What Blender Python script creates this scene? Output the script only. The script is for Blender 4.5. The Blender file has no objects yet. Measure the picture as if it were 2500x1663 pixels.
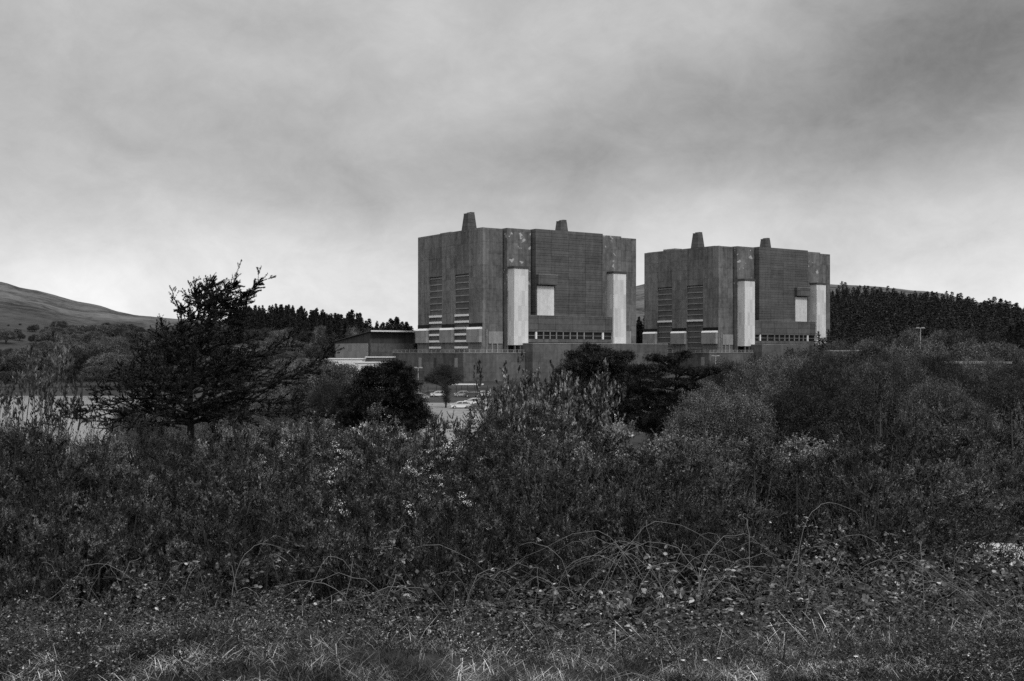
import bpy, math, random
import numpy as np
from math import radians as R, sin, cos, pi, exp

# ---------------------------------------------------------------- camera
F = 2800.0            # focal length in pixels of the 2500 px wide photograph
EYE = 11.6            # eye height above the power station ground
HOR = 860.0           # pixel row of the horizon
sc = bpy.context.scene
col = sc.collection
cam_d = bpy.data.cameras.new('camera')
cam = bpy.data.objects.new('camera', cam_d); col.objects.link(cam)
cam_d.sensor_width = 36.0
cam_d.lens = F / 2500 * 36
cam_d.clip_start = 0.1; cam_d.clip_end = 20000
cam_d.shift_y = (HOR - 831.5) / 2500
cam.location = (0, 0, EYE)
cam.rotation_euler = (R(90), 0, 0)
sc.camera = cam
sc.render.resolution_x = 1024; sc.render.resolution_y = 681
sc.view_settings.view_transform = 'Standard'
sc.view_settings.look = 'None'
sc.view_settings.gamma = 1.0
sc.view_settings.exposure = 0.0
sc.render.engine = 'CYCLES'
sc.cycles.use_denoising = False
sc.cycles.max_bounces = 4
sc.cycles.diffuse_bounces = 3
sc.cycles.glossy_bounces = 1
sc.cycles.transmission_bounces = 1
sc.cycles.transparent_max_bounces = 4

def W(px, py, Y):
    """world point seen at photo pixel (px,py) standing Y metres ahead"""
    return ((px - 1250) / F * Y, Y, EYE + (HOR - py) / F * Y)

# ---------------------------------------------------------------- sun and overcast sky
SUN_EL, SUN_AZ = 48.0, 150.0       # azimuth measured clockwise from +Y
sl = bpy.data.lights.new('sun', 'SUN'); sun = bpy.data.objects.new('sun', sl); col.objects.link(sun)
sl.energy = 1.4; sl.angle = R(12); sl.color = (1.0, 1.0, 1.0)
sun.rotation_euler = (R(90 - SUN_EL), 0, R(180 - SUN_AZ))

world = bpy.data.worlds.new('World'); sc.world = world; world.use_nodes = True
nt = world.node_tree; nt.nodes.clear()
class NT:
    def __init__(s, t): s.t = t
    def n(s, kind, **kw):
        nd = s.t.nodes.new(kind)
        for k, v in kw.items(): setattr(nd, k, v)
        return nd
    def put(s, sock, v):
        if isinstance(v, bpy.types.NodeSocket): s.t.links.new(v, sock)
        elif v is not None: sock.default_value = v
    def m(s, op, a, b=None, c=None, clamp=False):
        nd = s.n('ShaderNodeMath', operation=op, use_clamp=clamp)
        s.put(nd.inputs[0], a)
        if b is not None: s.put(nd.inputs[1], b)
        if c is not None: s.put(nd.inputs[2], c)
        return nd.outputs[0]
    def noise(s, vec, scale, detail=4, rough=.5, dist=0, w=None):
        nd = s.n('ShaderNodeTexNoise')
        s.put(nd.inputs['Vector'], vec)
        nd.inputs['Scale'].default_value = scale; nd.inputs['Detail'].default_value = detail
        nd.inputs['Roughness'].default_value = rough; nd.inputs['Distortion'].default_value = dist
        return nd.outputs['Fac']
    def ramp(s, fac, pts, interp='LINEAR'):
        nd = s.n('ShaderNodeValToRGB'); cr = nd.color_ramp; cr.interpolation = interp
        while len(cr.elements) > 1: cr.elements.remove(cr.elements[-1])
        cr.elements[0].position = pts[0][0]; cr.elements[0].color = (pts[0][1],)*3 + (1,)
        for p, v in pts[1:]:
            e = cr.elements.new(p); e.color = (v, v, v, 1)
        s.put(nd.inputs[0], fac); return nd.outputs[0]
    def mapping(s, vec, scale=(1,1,1), loc=(0,0,0), rot=(0,0,0)):
        nd = s.n('ShaderNodeMapping')
        s.put(nd.inputs['Vector'], vec)
        nd.inputs['Scale'].default_value = scale; nd.inputs['Location'].default_value = loc; nd.inputs['Rotation'].default_value = rot
        return nd.outputs[0]
w = NT(nt)
tc = w.n('ShaderNodeTexCoord')
sep = w.n('ShaderNodeSeparateXYZ'); nt.links.new(tc.outputs['Generated'], sep.inputs[0])
az = w.m('MULTIPLY', w.m('ARCTAN2', sep.outputs[0], sep.outputs[1]), 180/pi)
el = w.m('MULTIPLY', w.m('ARCSINE', sep.outputs[2]), 180/pi)
sky = w.n('ShaderNodeTexSky', sky_type='NISHITA'); sky.sun_disc = False
sky.sun_elevation = R(SUN_EL); sky.sun_rotation = R(SUN_AZ); sky.dust_density = 3
bw = w.n('ShaderNodeRGBToBW'); nt.links.new(sky.outputs[0], bw.inputs[0])
base = w.ramp(w.m('DIVIDE', el, 90, clamp=True), [(0, 9.0), (.03, 8.1), (.06, 6.6), (.09, 5.4), (.13, 4.9), (.2, 5.2), (.4, 8.5), (1, 12.0)])
cl = w.mapping(tc.outputs['Generated'], scale=(1, 1, 1.7), rot=(0, R(9), 0)); n4 = w.noise(w.mapping(tc.outputs['Generated'], scale=(1, 1, 1.4)), 22.0, 6, .68, .4)
n1 = w.noise(cl, 2.6, 5, .5, .3); n2 = w.noise(cl, 8.0, 6, .6, .5); n3 = w.noise(w.mapping(tc.outputs['Generated'], scale=(1,1,1.5)), 1.3, 3, .5)
nz = w.m('ADD', w.m('MULTIPLY', w.m('SUBTRACT', n4, .5), .6), w.m('ADD', w.m('ADD', w.m('MULTIPLY', w.m('SUBTRACT', n1, .5), 1.2), w.m('MULTIPLY', w.m('SUBTRACT', n2, .5), .85)), w.m('MULTIPLY', w.m('SUBTRACT', n3, .5), .3)))
def blob(px, py, sx, sy, rot=0):
    a0 = math.degrees(math.atan((px-1250)/F)); e0 = math.degrees(math.atan((HOR-py)/F))
    k = 2800*pi/180
    da = w.m('SUBTRACT', az, a0); de = w.m('SUBTRACT', el, e0)
    c, s_ = cos(R(rot)), sin(R(rot))
    u = w.m('DIVIDE', w.m('ADD', w.m('MULTIPLY', da, c), w.m('MULTIPLY', de, s_)), sx/k)
    v = w.m('DIVIDE', w.m('ADD', w.m('MULTIPLY', da, -s_), w.m('MULTIPLY', de, c)), sy/k)
    return w.m('EXPONENT', w.m('MULTIPLY', w.m('ADD', w.m('MULTIPLY', u, u), w.m('MULTIPLY', v, v)), -1))
tot = w.m('ADD', w.m('MULTIPLY', nz, .55), 1.0)
for (px, py, sx, sy, rot, amp) in [(1010, 80, 150, 100, 20, .20), (650, 390, 380, 150, -8, -.20), (2330, 230, 600, 210, 6, -.54), (780, 650, 330, 90, 0, .10),
        (2400, 60, 420, 120, 0, -.12), (1500, 330, 420, 140, 12, -.10), (300, 120, 420, 120, 0, .05), (1150, 230, 380, 120, 20, .16), (2300, 520, 520, 70, 5, .12),
        (100, 480, 380, 140, 0, -.08), (1700, 470, 320, 60, 0, .06), (1750, 120, 300, 120, -20, .10)]:
    tot = w.m('ADD', tot, w.m('MULTIPLY', blob(px, py, sx, sy, rot), amp))
cloud = w.m('MULTIPLY', base, tot)
mixv = w.m('ADD', w.m('MULTIPLY', cloud, .93), w.m('MULTIPLY', bw.outputs[0], .07))
# below the horizon: dark earth
mixv = w.m('MULTIPLY', mixv, w.m('ADD', w.m('MULTIPLY', w.m('GREATER_THAN', el, -.6), .9), .1))
bg = w.n('ShaderNodeBackground'); bg.inputs['Strength'].default_value = .1
nt.links.new(mixv, bg.inputs['Color'])
wo = w.n('ShaderNodeOutputWorld'); nt.links.new(bg.outputs[0], wo.inputs[0])

# ---------------------------------------------------------------- materials (monochrome place: the photograph is black and white)
def new_mat(name):
    m = bpy.data.materials.new(name); m.use_nodes = True
    t = NT(m.node_tree); b = m.node_tree.nodes['Principled BSDF']
    return m, t, b
def plain(name, v, rough=.7, var=.15, scale=2.0, spec=.12, metal=0):
    m, t, b = new_mat(name)
    c = t.n('ShaderNodeTexCoord')
    f = t.noise(c.outputs['Object'], scale, 5, .6)
    o = t.m('MULTIPLY', t.m('ADD', t.m('MULTIPLY', t.m('SUBTRACT', f, .5), var*4), 1, clamp=False), v)
    t.put(b.inputs['Base Color'], o)
    b.inputs['Roughness'].default_value = rough; b.inputs['Specular IOR Level'].default_value = spec; b.inputs['Metallic'].default_value = metal
    return m
def concrete(name, v, hl=2.5, vl=0.0, line=.25, stain=.35, blotch=0.0, hjit=.04):
    """weathered concrete: shutter board lines, joints, rain streaks, pale repair patches"""
    m, t, b = new_mat(name)
    c = t.n('ShaderNodeTexCoord').outputs['Object']
    s = t.n('ShaderNodeSeparateXYZ'); t.put(s.inputs[0], c)
    va = t.n('ShaderNodeVectorMath', operation='ADD'); t.put(va.inputs[0], c); t.put(va.inputs[1], t.n('ShaderNodeObjectInfo').outputs['Location']); c = va.outputs[0]
    hx = t.m('ADD', s.outputs[0], s.outputs[1])
    wob = t.m('MULTIPLY', t.noise(c, .5, 3), hjit*4)
    z = t.m('ADD', s.outputs[2], wob)
    def lines(coord, step, wid):
        fr = t.m('FRACT', t.m('DIVIDE', coord, step))
        d = t.m('ABSOLUTE', t.m('SUBTRACT', fr, .5))
        return t.m('GREATER_THAN', d, .5 - wid/step/2)
    tot = t.m('MULTIPLY', t.m('MULTIPLY', lines(z, hl, .16), t.noise(t.mapping(c, scale=(.12,.12,.6)), 1.0, 3)), line*2)
    if vl: tot = t.m('ADD', tot, t.m('MULTIPLY', lines(hx, vl, .22), line*.8))
    # individual board tone
    idz = t.m('FLOOR', t.m('DIVIDE', z, hl)); idx = t.m('FLOOR', t.m('DIVIDE', hx, vl or 6.0))
    wn = t.n('ShaderNodeTexWhiteNoise', noise_dimensions='2D'); cb = t.n('ShaderNodeCombineXYZ')
    t.put(cb.inputs[0], idz); t.put(cb.inputs[1], idx); t.put(wn.inputs['Vector'], cb.outputs[0])
    pan = t.m('MULTIPLY', t.m('SUBTRACT', wn.outputs['Value'], .5), .28)
    streak = t.noise(t.mapping(c, scale=(.9,.9,.05)), 1.0, 4, .6)
    big = t.noise(c, .07, 4, .55); mid = t.noise(c, .6, 5, .65); fine = t.noise(c, 4.0, 4, .8)
    val = t.m('ADD', 1.0, t.m('MULTIPLY', t.m('SUBTRACT', streak, .5), stain*1.5))
    val = t.m('ADD', val, t.m('MULTIPLY', t.m('SUBTRACT', big, .5), stain*1.8))
    val = t.m('ADD', val, t.m('MULTIPLY', t.m('SUBTRACT', mid, .5), stain*2.6))
    val = t.m('ADD', val, t.m('MULTIPLY', t.m('SUBTRACT', fine, .5), 1.0))
    run = t.ramp(t.noise(t.mapping(c, scale=(.3,.3,.05)), 1.0, 4, .7, .8), [(0,.55),(.42,.62),(.52,1),(.62,1.12),(1,1.2)])
    val = t.m('MULTIPLY', t.m('SUBTRACT', t.m('ADD', val, pan), tot), t.m('ADD', 1-stain, t.m('MULTIPLY', run, stain)))
    col_ = t.m('MULTIPLY', t.m('MAXIMUM', val, .15), v)
    if blotch:
        bl = t.noise(c, .42, 2, .45, .4)
        msk = t.ramp(bl, [(0,0),(.645,0),(.665,1),(1,1)])
        up = t.ramp(t.m('DIVIDE', s.outputs[2], 100), [(0,0),(.36,0),(.40,1),(1,1)])
        k = t.m('MULTIPLY', t.m('MULTIPLY', msk, up), blotch)
        mx = t.n('ShaderNodeMix', data_type='FLOAT'); t.put(mx.inputs[0], k); t.put(mx.inputs[2], col_); t.put(mx.inputs[3], .5)
        col_ = mx.outputs[0]
    t.put(b.inputs['Base Color'], col_)
    b.inputs['Roughness'].default_value = .9; b.inputs['Specular IOR Level'].default_value = .05
    return m
def leafmat(name, v, spread=.6, rough=.55, spec=.35, tuft=7.0, solo=.45, con=1.0):
    spec = .06; rough = .8
    m, t, b = new_mat(name)
    g = t.n('ShaderNodeNewGeometry')
    oi = t.n('ShaderNodeObjectInfo')
    c = t.n('ShaderNodeTexCoord')
    f = t.noise(c.outputs['Object'], .9, 3, .6)
    a = t.m('ADD', 1 - spread*.75, t.m('MULTIPLY', t.m('POWER', g.outputs['Random Per Island'], 3.2), spread*3.4))
    a = t.m('MULTIPLY', a, t.m('ADD', .4, t.m('MULTIPLY', oi.outputs['Random'], 1.25)))
    a = t.m('ADD', t.m('MULTIPLY', a, solo), 1-solo)
    a = t.m('MULTIPLY', a, t.m('ADD', .5, t.m('MULTIPLY', f, 1.0)))
    tf = t.noise(c.outputs['Object'], tuft, 2, .5)
    a = t.m('MULTIPLY', a, t.ramp(tf, [(p_, 1+(v_-1)*con) for p_, v_ in ((0,.22),(.42,.3),(.5,.62),(.58,1.7),(.66,2.6),(1,3.0))]))
    t.put(b.inputs['Base Color'], t.m('MULTIPLY', a, v))
    b.inputs['Roughness'].default_value = rough; b.inputs['Specular IOR Level'].default_value = spec
    return m
M = {
 'main':   concrete('ribbed_concrete', .115, 2.3, 8.7, .5, .3),
 'wall':   concrete('corner_concrete', .15, 4.6, 3.2, .28, .5),
 'panel':  concrete('patched_concrete', .16, 4.6, 2.8, .2, .5, blotch=.85),
 'pier':   concrete('pier_concrete', .185, 4.6, 3.4, .25, .45),
 'bay':    concrete('bay_concrete', .13, 2.4, 0, .35, .2),
 'base':   concrete('podium_concrete', .125, 3.9, 7.0, .2, .4),
 'white':  concrete('pale_cladding', .68, 6.0, 1.6, .05, .10),
 'white2': concrete('pale_flaking_cladding', .66, 40.0, 0, .03, .22),
 'grey':   concrete('grey_panel', .28, 6.0, 2.4, .06, .16),
 'slat':   plain('white_slat', .8, .6, .05),
 'dark':   plain('shade_black', .015, .6, .2),  # near black that stands for shade in openings and under the hood
 'glass':  plain('dark_window_glass', .02, .3, .2, 1, .15),
 'roofing':plain('bitumen_roof', .08, .9, .2, .5),
 'stack':  concrete('stack_concrete', .1, 1.5, 0, .3, .25),
 'metal':  plain('galvanised_metal', .45, .45, .1, 3, .5),
 'shed_dark': concrete('dark_cladding', .075, 30, 1.0, .2, .15),
 'shed_lite': concrete('pale_blockwork', .3, 3.0, 4.0, .08, .2),
 'render': plain('white_render', .78, .8, .06, .6),
 'carwhite': plain('white_car_paint', .8, .25, .01, 1, .6),
 'cardark': plain('dark_car_paint', .09, .25, .02, 1, .6),
 'carsilver': plain('silver_car_paint', .4, .25, .02, 1, .6),
 'tyre':   plain('rubber', .02, .8, .1),
 'bark':   plain('bark', .04, .9, .3, 6),
 'palebark': plain('pale_dead_cane', .2, .8, .25, 3),
 'twig':   plain('grey_twig', .09, .85, .3, 4),
 'gorse':  leafmat('gorse_needles', .05, .7, tuft=5.5, con=1.0),
 'gorse2': leafmat('gorse_needles_light', .09, .7, tuft=5, con=1.0),
 'flower': leafmat('pale_petals', .5, .3, tuft=30),
 'bramble':leafmat('bramble_leaves', .085, .9, tuft=7, solo=.7, con=1.0),
 'willow': leafmat('willow_leaves', .11, .7, tuft=3.5, con=.75),
 'pale':   leafmat('downy_pale_leaves', .15, .7, tuft=3.5),
 'farleaf': leafmat('hillside_leaves', .11, .5, tuft=.5, con=.45),
 'farleaf2': leafmat('hillside_dark_leaves', .06, .5, tuft=.5, con=.45),
 'willow_d': leafmat('dark_willow_leaves', .036, .6, tuft=3.0, con=.7),
 'willow_l': leafmat('light_willow_leaves', .23, .6, tuft=3.0, con=.6),
 'decid2': leafmat('lighter_broad_leaves', .105, .5, tuft=1.0, con=.5),
 'decid':  leafmat('broad_leaves', .045, .5, tuft=1.2, con=.55),
 'larch':  leafmat('larch_needles', .034, .8, tuft=4),
 'pine':   leafmat('pine_needles', .028, .8, tuft=2.5),
 'spruce': leafmat('spruce_needles', .04, .5, tuft=.35, con=.4),
 'grass':  leafmat('dry_grass', .105, 1.2, tuft=3.5, solo=.8),
 'petal':  plain('daisy_white', .8),
}
def ground_mat():
    m, t, b = new_mat('rough_ground')
    c = t.n('ShaderNodeTexCoord').outputs['Object']
    a = t.noise(c, .012, 6, .65); d = t.noise(c, .15, 6, .7); e = t.noise(c, 2.0, 5, .7)
    v = t.m('ADD', t.m('ADD', t.m('MULTIPLY', a, .5), t.m('MULTIPLY', d, .35)), t.m('MULTIPLY', e, .25))
    sp_ = t.n('ShaderNodeSeparateXYZ'); t.put(sp_.inputs[0], c)
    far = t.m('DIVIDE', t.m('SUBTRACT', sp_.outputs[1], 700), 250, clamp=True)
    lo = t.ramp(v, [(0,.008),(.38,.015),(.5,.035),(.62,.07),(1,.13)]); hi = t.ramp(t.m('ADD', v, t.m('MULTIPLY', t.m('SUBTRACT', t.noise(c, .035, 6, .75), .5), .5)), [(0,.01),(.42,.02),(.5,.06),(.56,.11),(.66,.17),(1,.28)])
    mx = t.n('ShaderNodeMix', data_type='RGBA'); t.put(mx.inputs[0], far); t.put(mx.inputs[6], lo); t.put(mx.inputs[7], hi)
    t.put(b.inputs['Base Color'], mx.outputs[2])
    b.inputs['Roughness'].default_value = .95; b.inputs['Specular IOR Level'].default_value = .1
    return m
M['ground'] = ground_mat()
M['carpark'] = plain('pale_worn_tarmac', .25, .8, .3, .3)
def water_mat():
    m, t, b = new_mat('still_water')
    b.inputs['Base Color'].default_value = (.26,.26,.26,1); b.inputs['Roughness'].default_value = .18  # pale base colour stands in for part of the reflected sky
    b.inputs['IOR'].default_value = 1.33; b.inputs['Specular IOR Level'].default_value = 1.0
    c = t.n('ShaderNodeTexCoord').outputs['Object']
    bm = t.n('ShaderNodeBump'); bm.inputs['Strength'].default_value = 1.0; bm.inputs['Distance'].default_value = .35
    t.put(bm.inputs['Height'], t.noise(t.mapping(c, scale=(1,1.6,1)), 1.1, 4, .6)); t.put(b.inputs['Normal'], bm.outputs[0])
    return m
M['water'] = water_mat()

# ---------------------------------------------------------------- mesh helpers
class MB:
    """collects vertices and polygons of mixed size, then writes ONE mesh object"""
    def __init__(s): s.V = []; s.F = []; s.n = 0
    def add(s, V, Fc):
        V = np.asarray(V, float).reshape(-1, 3)
        Fc = [np.asarray(f, int) for f in (Fc if isinstance(Fc, list) else [Fc])]
        s.V.append(V)
        for f in Fc:
            if f.size: s.F.append((f if f.ndim == 2 else f[None]) + s.n)
        s.n += len(V); return s
    def box(s, x0, x1, y0, y1, z0, z1):
        V = [(x,y,z) for z in (z0,z1) for x,y in ((x0,y0),(x1,y0),(x1,y1),(x0,y1))]
        return s.add(V, np.array([(3,2,1,0),(4,5,6,7),(0,1,5,4),(1,2,6,5),(2,3,7,6),(3,0,4,7)]))
    def prism(s, pts, z0, z1, tops=None):
        n = len(pts); V = [(x,y,z0) for x,y in pts] + [(x,y,(tops[i] if tops else z1)) for i,(x,y) in enumerate(pts)]
        F_ = [np.array([(i,(i+1)%n,n+(i+1)%n,n+i) for i in range(n)]), np.array([list(range(n))[::-1]]), np.array([list(range(n,2*n))])]
        return s.add(V, F_)
    def hull8(s, lo, hi):
        return s.add(list(lo)+list(hi), np.array([(3,2,1,0),(4,5,6,7),(0,1,5,4),(1,2,6,5),(2,3,7,6),(3,0,4,7)]))
    def cyl(s, c, r, h, n=12, axis='z', r2=None):
        r2 = r if r2 is None else r2; V = []
        for k, (rr, t) in enumerate(((r, 0), (r2, h))):
            for i in range(n):
                a = 2*pi*i/n; u, v = rr*cos(a), rr*sin(a)
                p = {'z':(u,v,t),'y':(u,t,v),'x':(t,u,v)}[axis]
                V.append((c[0]+p[0], c[1]+p[1], c[2]+p[2]))
        return s.add(V, [np.array([(i,(i+1)%n,n+(i+1)%n,n+i) for i in range(n)]), np.array([list(range(n))]), np.array([list(range(n,2*n))])])
    def mesh(s, name, mat, smooth=False):
        me = bpy.data.meshes.new(name)
        V = np.concatenate(s.V).astype(np.float32)
        me.vertices.add(len(V)); me.vertices.foreach_set('co', V.ravel())
        loops = np.concatenate([f.ravel() for f in s.F]).astype(np.int32)
        tot = np.concatenate([np.full(len(f), f.shape[1], np.int32) for f in s.F])
        st = np.concatenate([[0], np.cumsum(tot)[:-1]]).astype(np.int32)
        me.loops.add(len(loops)); me.loops.foreach_set('vertex_index', loops)
        me.polygons.add(len(tot)); me.polygons.foreach_set('loop_start', st); me.polygons.foreach_set('loop_total', tot)
        me.polygons.foreach_set('use_smooth', np.full(len(tot), bool(smooth)))
        me.materials.append(M[mat] if isinstance(mat, str) else mat)
        me.update(calc_edges=True)
        return me
    def build(s, name, mat, parent=None, smooth=False):
        return link(name, s.mesh(name, mat, smooth), parent)
def link(name, data, parent=None, loc=(0,0,0), rz=0, scale=None):
    o = bpy.data.objects.new(name, data); col.objects.link(o)
    o.location = loc; o.rotation_euler = (0,0,rz)
    if scale is not None: o.scale = scale if hasattr(scale, '__len__') else (scale,)*3
    if parent: o.parent = parent
    return o
def tag(o, label=None, cat=None, group=None, kind=None):
    if label: o['label'] = label
    if cat: o['category'] = cat
    if group: o['group'] = group
    if kind: o['kind'] = kind
    return o
def thing(name, label, cat, loc=(0,0,0), rz=0, group=None, scale=None):
    return tag(link(name, None, None, loc, rz, scale), label, cat, group)
def unit(a): return a / np.maximum(np.linalg.norm(a, axis=-1, keepdims=True), 1e-9)

def sticks(mb, p0, p1, r0, r1, n=3):
    d = unit(p1-p0); ref = np.where(np.abs(d[:, 2:3]) < .9, np.array([[0,0,1.]]), np.array([[1.,0,0]]))
    u = unit(np.cross(d, ref)); v = np.cross(d, u); k = len(p0)
    V = np.zeros((k, 2*n, 3))
    for i in range(n):
        a = 2*pi*i/n; o = u*cos(a) + v*sin(a)
        V[:, i] = p0 + o*r0[:, None]; V[:, n+i] = p1 + o*r1[:, None]
    idx = np.arange(k)[:, None, None]*2*n
    f = np.array([(i,(i+1)%n,n+(i+1)%n,n+i) for i in range(n)])[None] + idx
    mb.add(V.reshape(-1, 3), f.reshape(-1, 4))
def polysticks(mb, P, Rr, n=3):
    for i in range(P.shape[1]-1): sticks(mb, P[:, i], P[:, i+1], Rr[:, i], Rr[:, i+1], n)
def leaves(mb, c, d, L, Wd, rng, up=0.0, tri=False):
    """one small blade per centre: base at c, pointing along d"""
    k = len(c); d = unit(d); r = rng.normal(size=(k, 3)); r[:, 2] += up*3
    s = unit(np.cross(d, r)); L = np.broadcast_to(L, (k,))[:, None]; Wd = np.broadcast_to(Wd, (k,))[:, None]
    if tri:
        V = np.stack([c - s*Wd/2, c + s*Wd/2, c + d*L], 1); mb.add(V.reshape(-1, 3), (np.arange(k)[:, None]*3 + np.arange(3)))
    else:
        V = np.stack([c, c + d*L*.45 + s*Wd/2, c + d*L, c + d*L*.45 - s*Wd/2], 1); mb.add(V.reshape(-1, 3), (np.arange(k)[:, None]*4 + np.arange(4)))
def poly_at(P, Rr, i, t):
    """point, tangent, radius on polylines i at parameter t"""
    k = P.shape[1]-1; x = t*k; a = np.minimum(x.astype(int), k-1); f = (x-a)[:, None]
    p0, p1 = P[i, a], P[i, a+1]
    return p0*(1-f)+p1*f, unit(p1-p0), Rr[i, a]*(1-f[:, 0])+Rr[i, a+1]*f[:, 0]
def sprout(rng, P, Rr, n, length, ang, up=0., k=4, jit=.15, tmin=.2, tmax=1., taper=.35, rk=.55, rmin=.002, droop=0., flat=0., lvar=.35, wind=(0,0,0)):
    """n child polylines from random places on the parent polylines"""
    plen = np.linalg.norm(np.diff(P, axis=1), axis=2).sum(1)
    i = rng.choice(len(P), n, p=plen/plen.sum()); t = tmin + (tmax-tmin)*rng.random(n)**.8
    p, tan, r = poly_at(P, Rr, i, np.minimum(t, .999))
    side = rng.normal(size=(n, 3)); side[:, 2] *= (1-flat); side = unit(side - (side*tan).sum(1)[:, None]*tan)
    d = unit(tan*cos(R(ang)) + side*sin(R(ang)) + np.array([0,0,up]) + np.array(wind))
    L = length*(1 - .45*t)*(1 + rng.uniform(-lvar, lvar, n)); out = [p]; q = p.copy()
    for j in range(k-1):
        d = unit(d + rng.normal(size=(n, 3))*jit + np.array([0,0,up*.25 - droop]) + np.array(wind)*.3)
        q = q + d*(L/(k-1))[:, None]; out.append(q.copy())
    Q = np.stack(out, 1); r0 = np.maximum(r*rk, rmin)
    return Q, r0[:, None]*np.linspace(1, taper, k)[None]
def on(rng, P, Rr, n, tmin=.1):
    i = rng.integers(0, len(P), n); t = tmin + (.999-tmin)*rng.random(n)
    return poly_at(P, Rr, i, t)
def stems_from_ground(rng, n, h, spread, base_r, r0, k=5, jit=.12, arch=0.):
    a = rng.uniform(0, 2*pi, n); rr = base_r*np.sqrt(rng.random(n))
    p = np.stack([rr*np.cos(a), rr*np.sin(a), np.full(n, -.25)], 1)
    a2 = a + rng.normal(size=n)*.6; s = spread*rng.random(n)**.7
    d = unit(np.stack([np.cos(a2)*s, np.sin(a2)*s, np.ones(n)], 1)); L = h*(.75+.35*rng.random(n)); out = [p]; q = p.copy()
    for j in range(k-1):
        q = q + d*(L/(k-1))[:, None]; out.append(q.copy())
        d = unit(d + rng.normal(size=(n, 3))*jit + np.stack([np.cos(a2)*arch, np.sin(a2)*arch, -arch*np.ones(n)*1.2], 1))
    P = np.stack(out, 1); Rr = (r0*(.7+.5*rng.random(n)))[:, None]*np.linspace(1, .3, k)[None]
    return np.concatenate([np.tile([0,0,-.3], (n,1,1)), P], 1), np.concatenate([Rr[:, :1], Rr], 1)

# ---------------------------------------------------------------- terrain
COLS = np.array([-1200,0,75,215,345,430,700,1000,1300,1600,2000,2250,2500,3700.])
ROWS = np.array([380,500,700,900,1300,1800,3200.])
TAB = np.array([
 [0,0,0,0,0,0,0,0,0,0,0,0,1,3],
 [10,8,7,5,5,4,6,3,0,2,4,6,10,14],
 [34,30,28,23,21,19,24,9,6,14,25,28,24,26],
 [60,50,47,38,36,32,27,15,22,40,46,42,30,28],
 [110,88,80,66.5,54,50,38,30,60,90,90,82,58,40],
 [100,84,74,60,50,44,32,26,60,84,84,72,50,30],
 [60,40,38,34,30,26,20,18,30,40,44,40,30,20.]])
_rs = np.random.default_rng(5)
_wv = [(_rs.uniform(0,2*pi), _rs.uniform(0,6.28), s, a) for s, a in ((400,2.0),(230,2.2),(120,1.1),(60,.6),(33,.35),(17,.2)) for _ in range(3)]
def sstep(a, b, x):
    t = np.clip((x-a)/(b-a), 0, 1); return t*t*(3-2*t)
def ground(x, y):
    x = np.asarray(x, float); y = np.asarray(y, float)
    ys = np.maximum(y, 1.0)
    near = 9.95 - .2*np.clip(y-6, -.15, .5) - .5*np.clip(y-6.5, 0, 4.0) - .08*np.maximum(y-10.5, 0)
    z = np.where(near > 0, near, 0); z = np.maximum(z, .4*np.log1p(np.exp(np.clip(near/.4, -50, 50))) * (near < 3))
    z = z + .12*np.sin(x*1.1+y*.6)*np.exp(-np.abs(y)/60) + .08*np.sin(x*.5-y*.9+1)*np.exp(-np.abs(y)/60)
    u = 1250 + F*x/ys
    shore = -40 - .30*(y-130) + 5*np.sin(y/17.) + 3*np.sin(y/7.+1)
    lake = sstep(shore+5, shore-5, x)*sstep(112, 135, y)*(1-sstep(352, 362, y))
    z = z*(1-lake) - 4.0*lake
    # far relief
    ci = np.clip(np.interp(u, COLS, np.arange(len(COLS))), 0, len(COLS)-1.001); ri = np.clip(np.interp(y, ROWS, np.arange(len(ROWS))), 0, len(ROWS)-1.001)
    c0 = ci.astype(int); r0 = ri.astype(int); fc = ci-c0; fr = ri-r0; fc = fc*fc*(3-2*fc)*.5+fc*.5
    far = TAB[r0,c0]*(1-fc)*(1-fr)+TAB[r0,c0+1]*fc*(1-fr)+TAB[r0+1,c0]*(1-fc)*fr+TAB[r0+1,c0+1]*fc*fr
    nz = sum(a*np.sin((x*np.cos(q)+y*np.sin(q))/s*6.28+ph) for q, ph, s, a in _wv)
    k = sstep(362, 480, y); far = far + nz*.45*sstep(480, 1000, y)
    return np.where(y > 362, z*(1-k) + far*k, z)
def gz(x, y): return float(ground(x, y))
# one polar sheet, the ground round the camera out to the horizon
az_f = np.radians(np.concatenate([np.linspace(-180,-40,36)[:-1], np.linspace(-40,40,321), np.linspace(40,180,36)[1:]]))
rad = np.concatenate([np.linspace(.01, 4, 8), np.geomspace(4.3, 60, 90), np.geomspace(61.5, 4000, 210), [6000, 9000]])
A, RR = np.meshgrid(az_f, rad); GX, GY = RR*np.sin(A), RR*np.cos(A); GZ = ground(GX, GY)
GZ = np.where(GY < 0, np.maximum(9.95+.02*np.abs(GY), 0)*np.exp(-np.abs(GY)/900), GZ); GZ[-2:] = 0
nr, na = A.shape; ii = np.arange(nr-1)[:, None]*na + np.arange(na-1)[None]
mb = MB(); mb.add(np.stack([GX, GY, GZ], -1).reshape(-1, 3), np.stack([ii, ii+1, ii+1+na, ii+na], -1).reshape(-1, 4))
tag(mb.build('ground', 'ground', smooth=True), 'rough grassy ground running down from the bank to far hills', kind='structure')
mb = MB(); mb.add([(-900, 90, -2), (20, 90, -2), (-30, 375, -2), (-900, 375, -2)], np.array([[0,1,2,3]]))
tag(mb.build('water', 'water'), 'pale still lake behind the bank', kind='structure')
mb = MB(); mb.add([(-40, 150, .06), (3, 150, .06), (40, 262, .06), (-45, 262, .06)], np.array([[0,1,2,3]]))
tag(mb.build('car_park', 'carpark'), 'pale tarmac car park below the power station', kind='structure')
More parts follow.
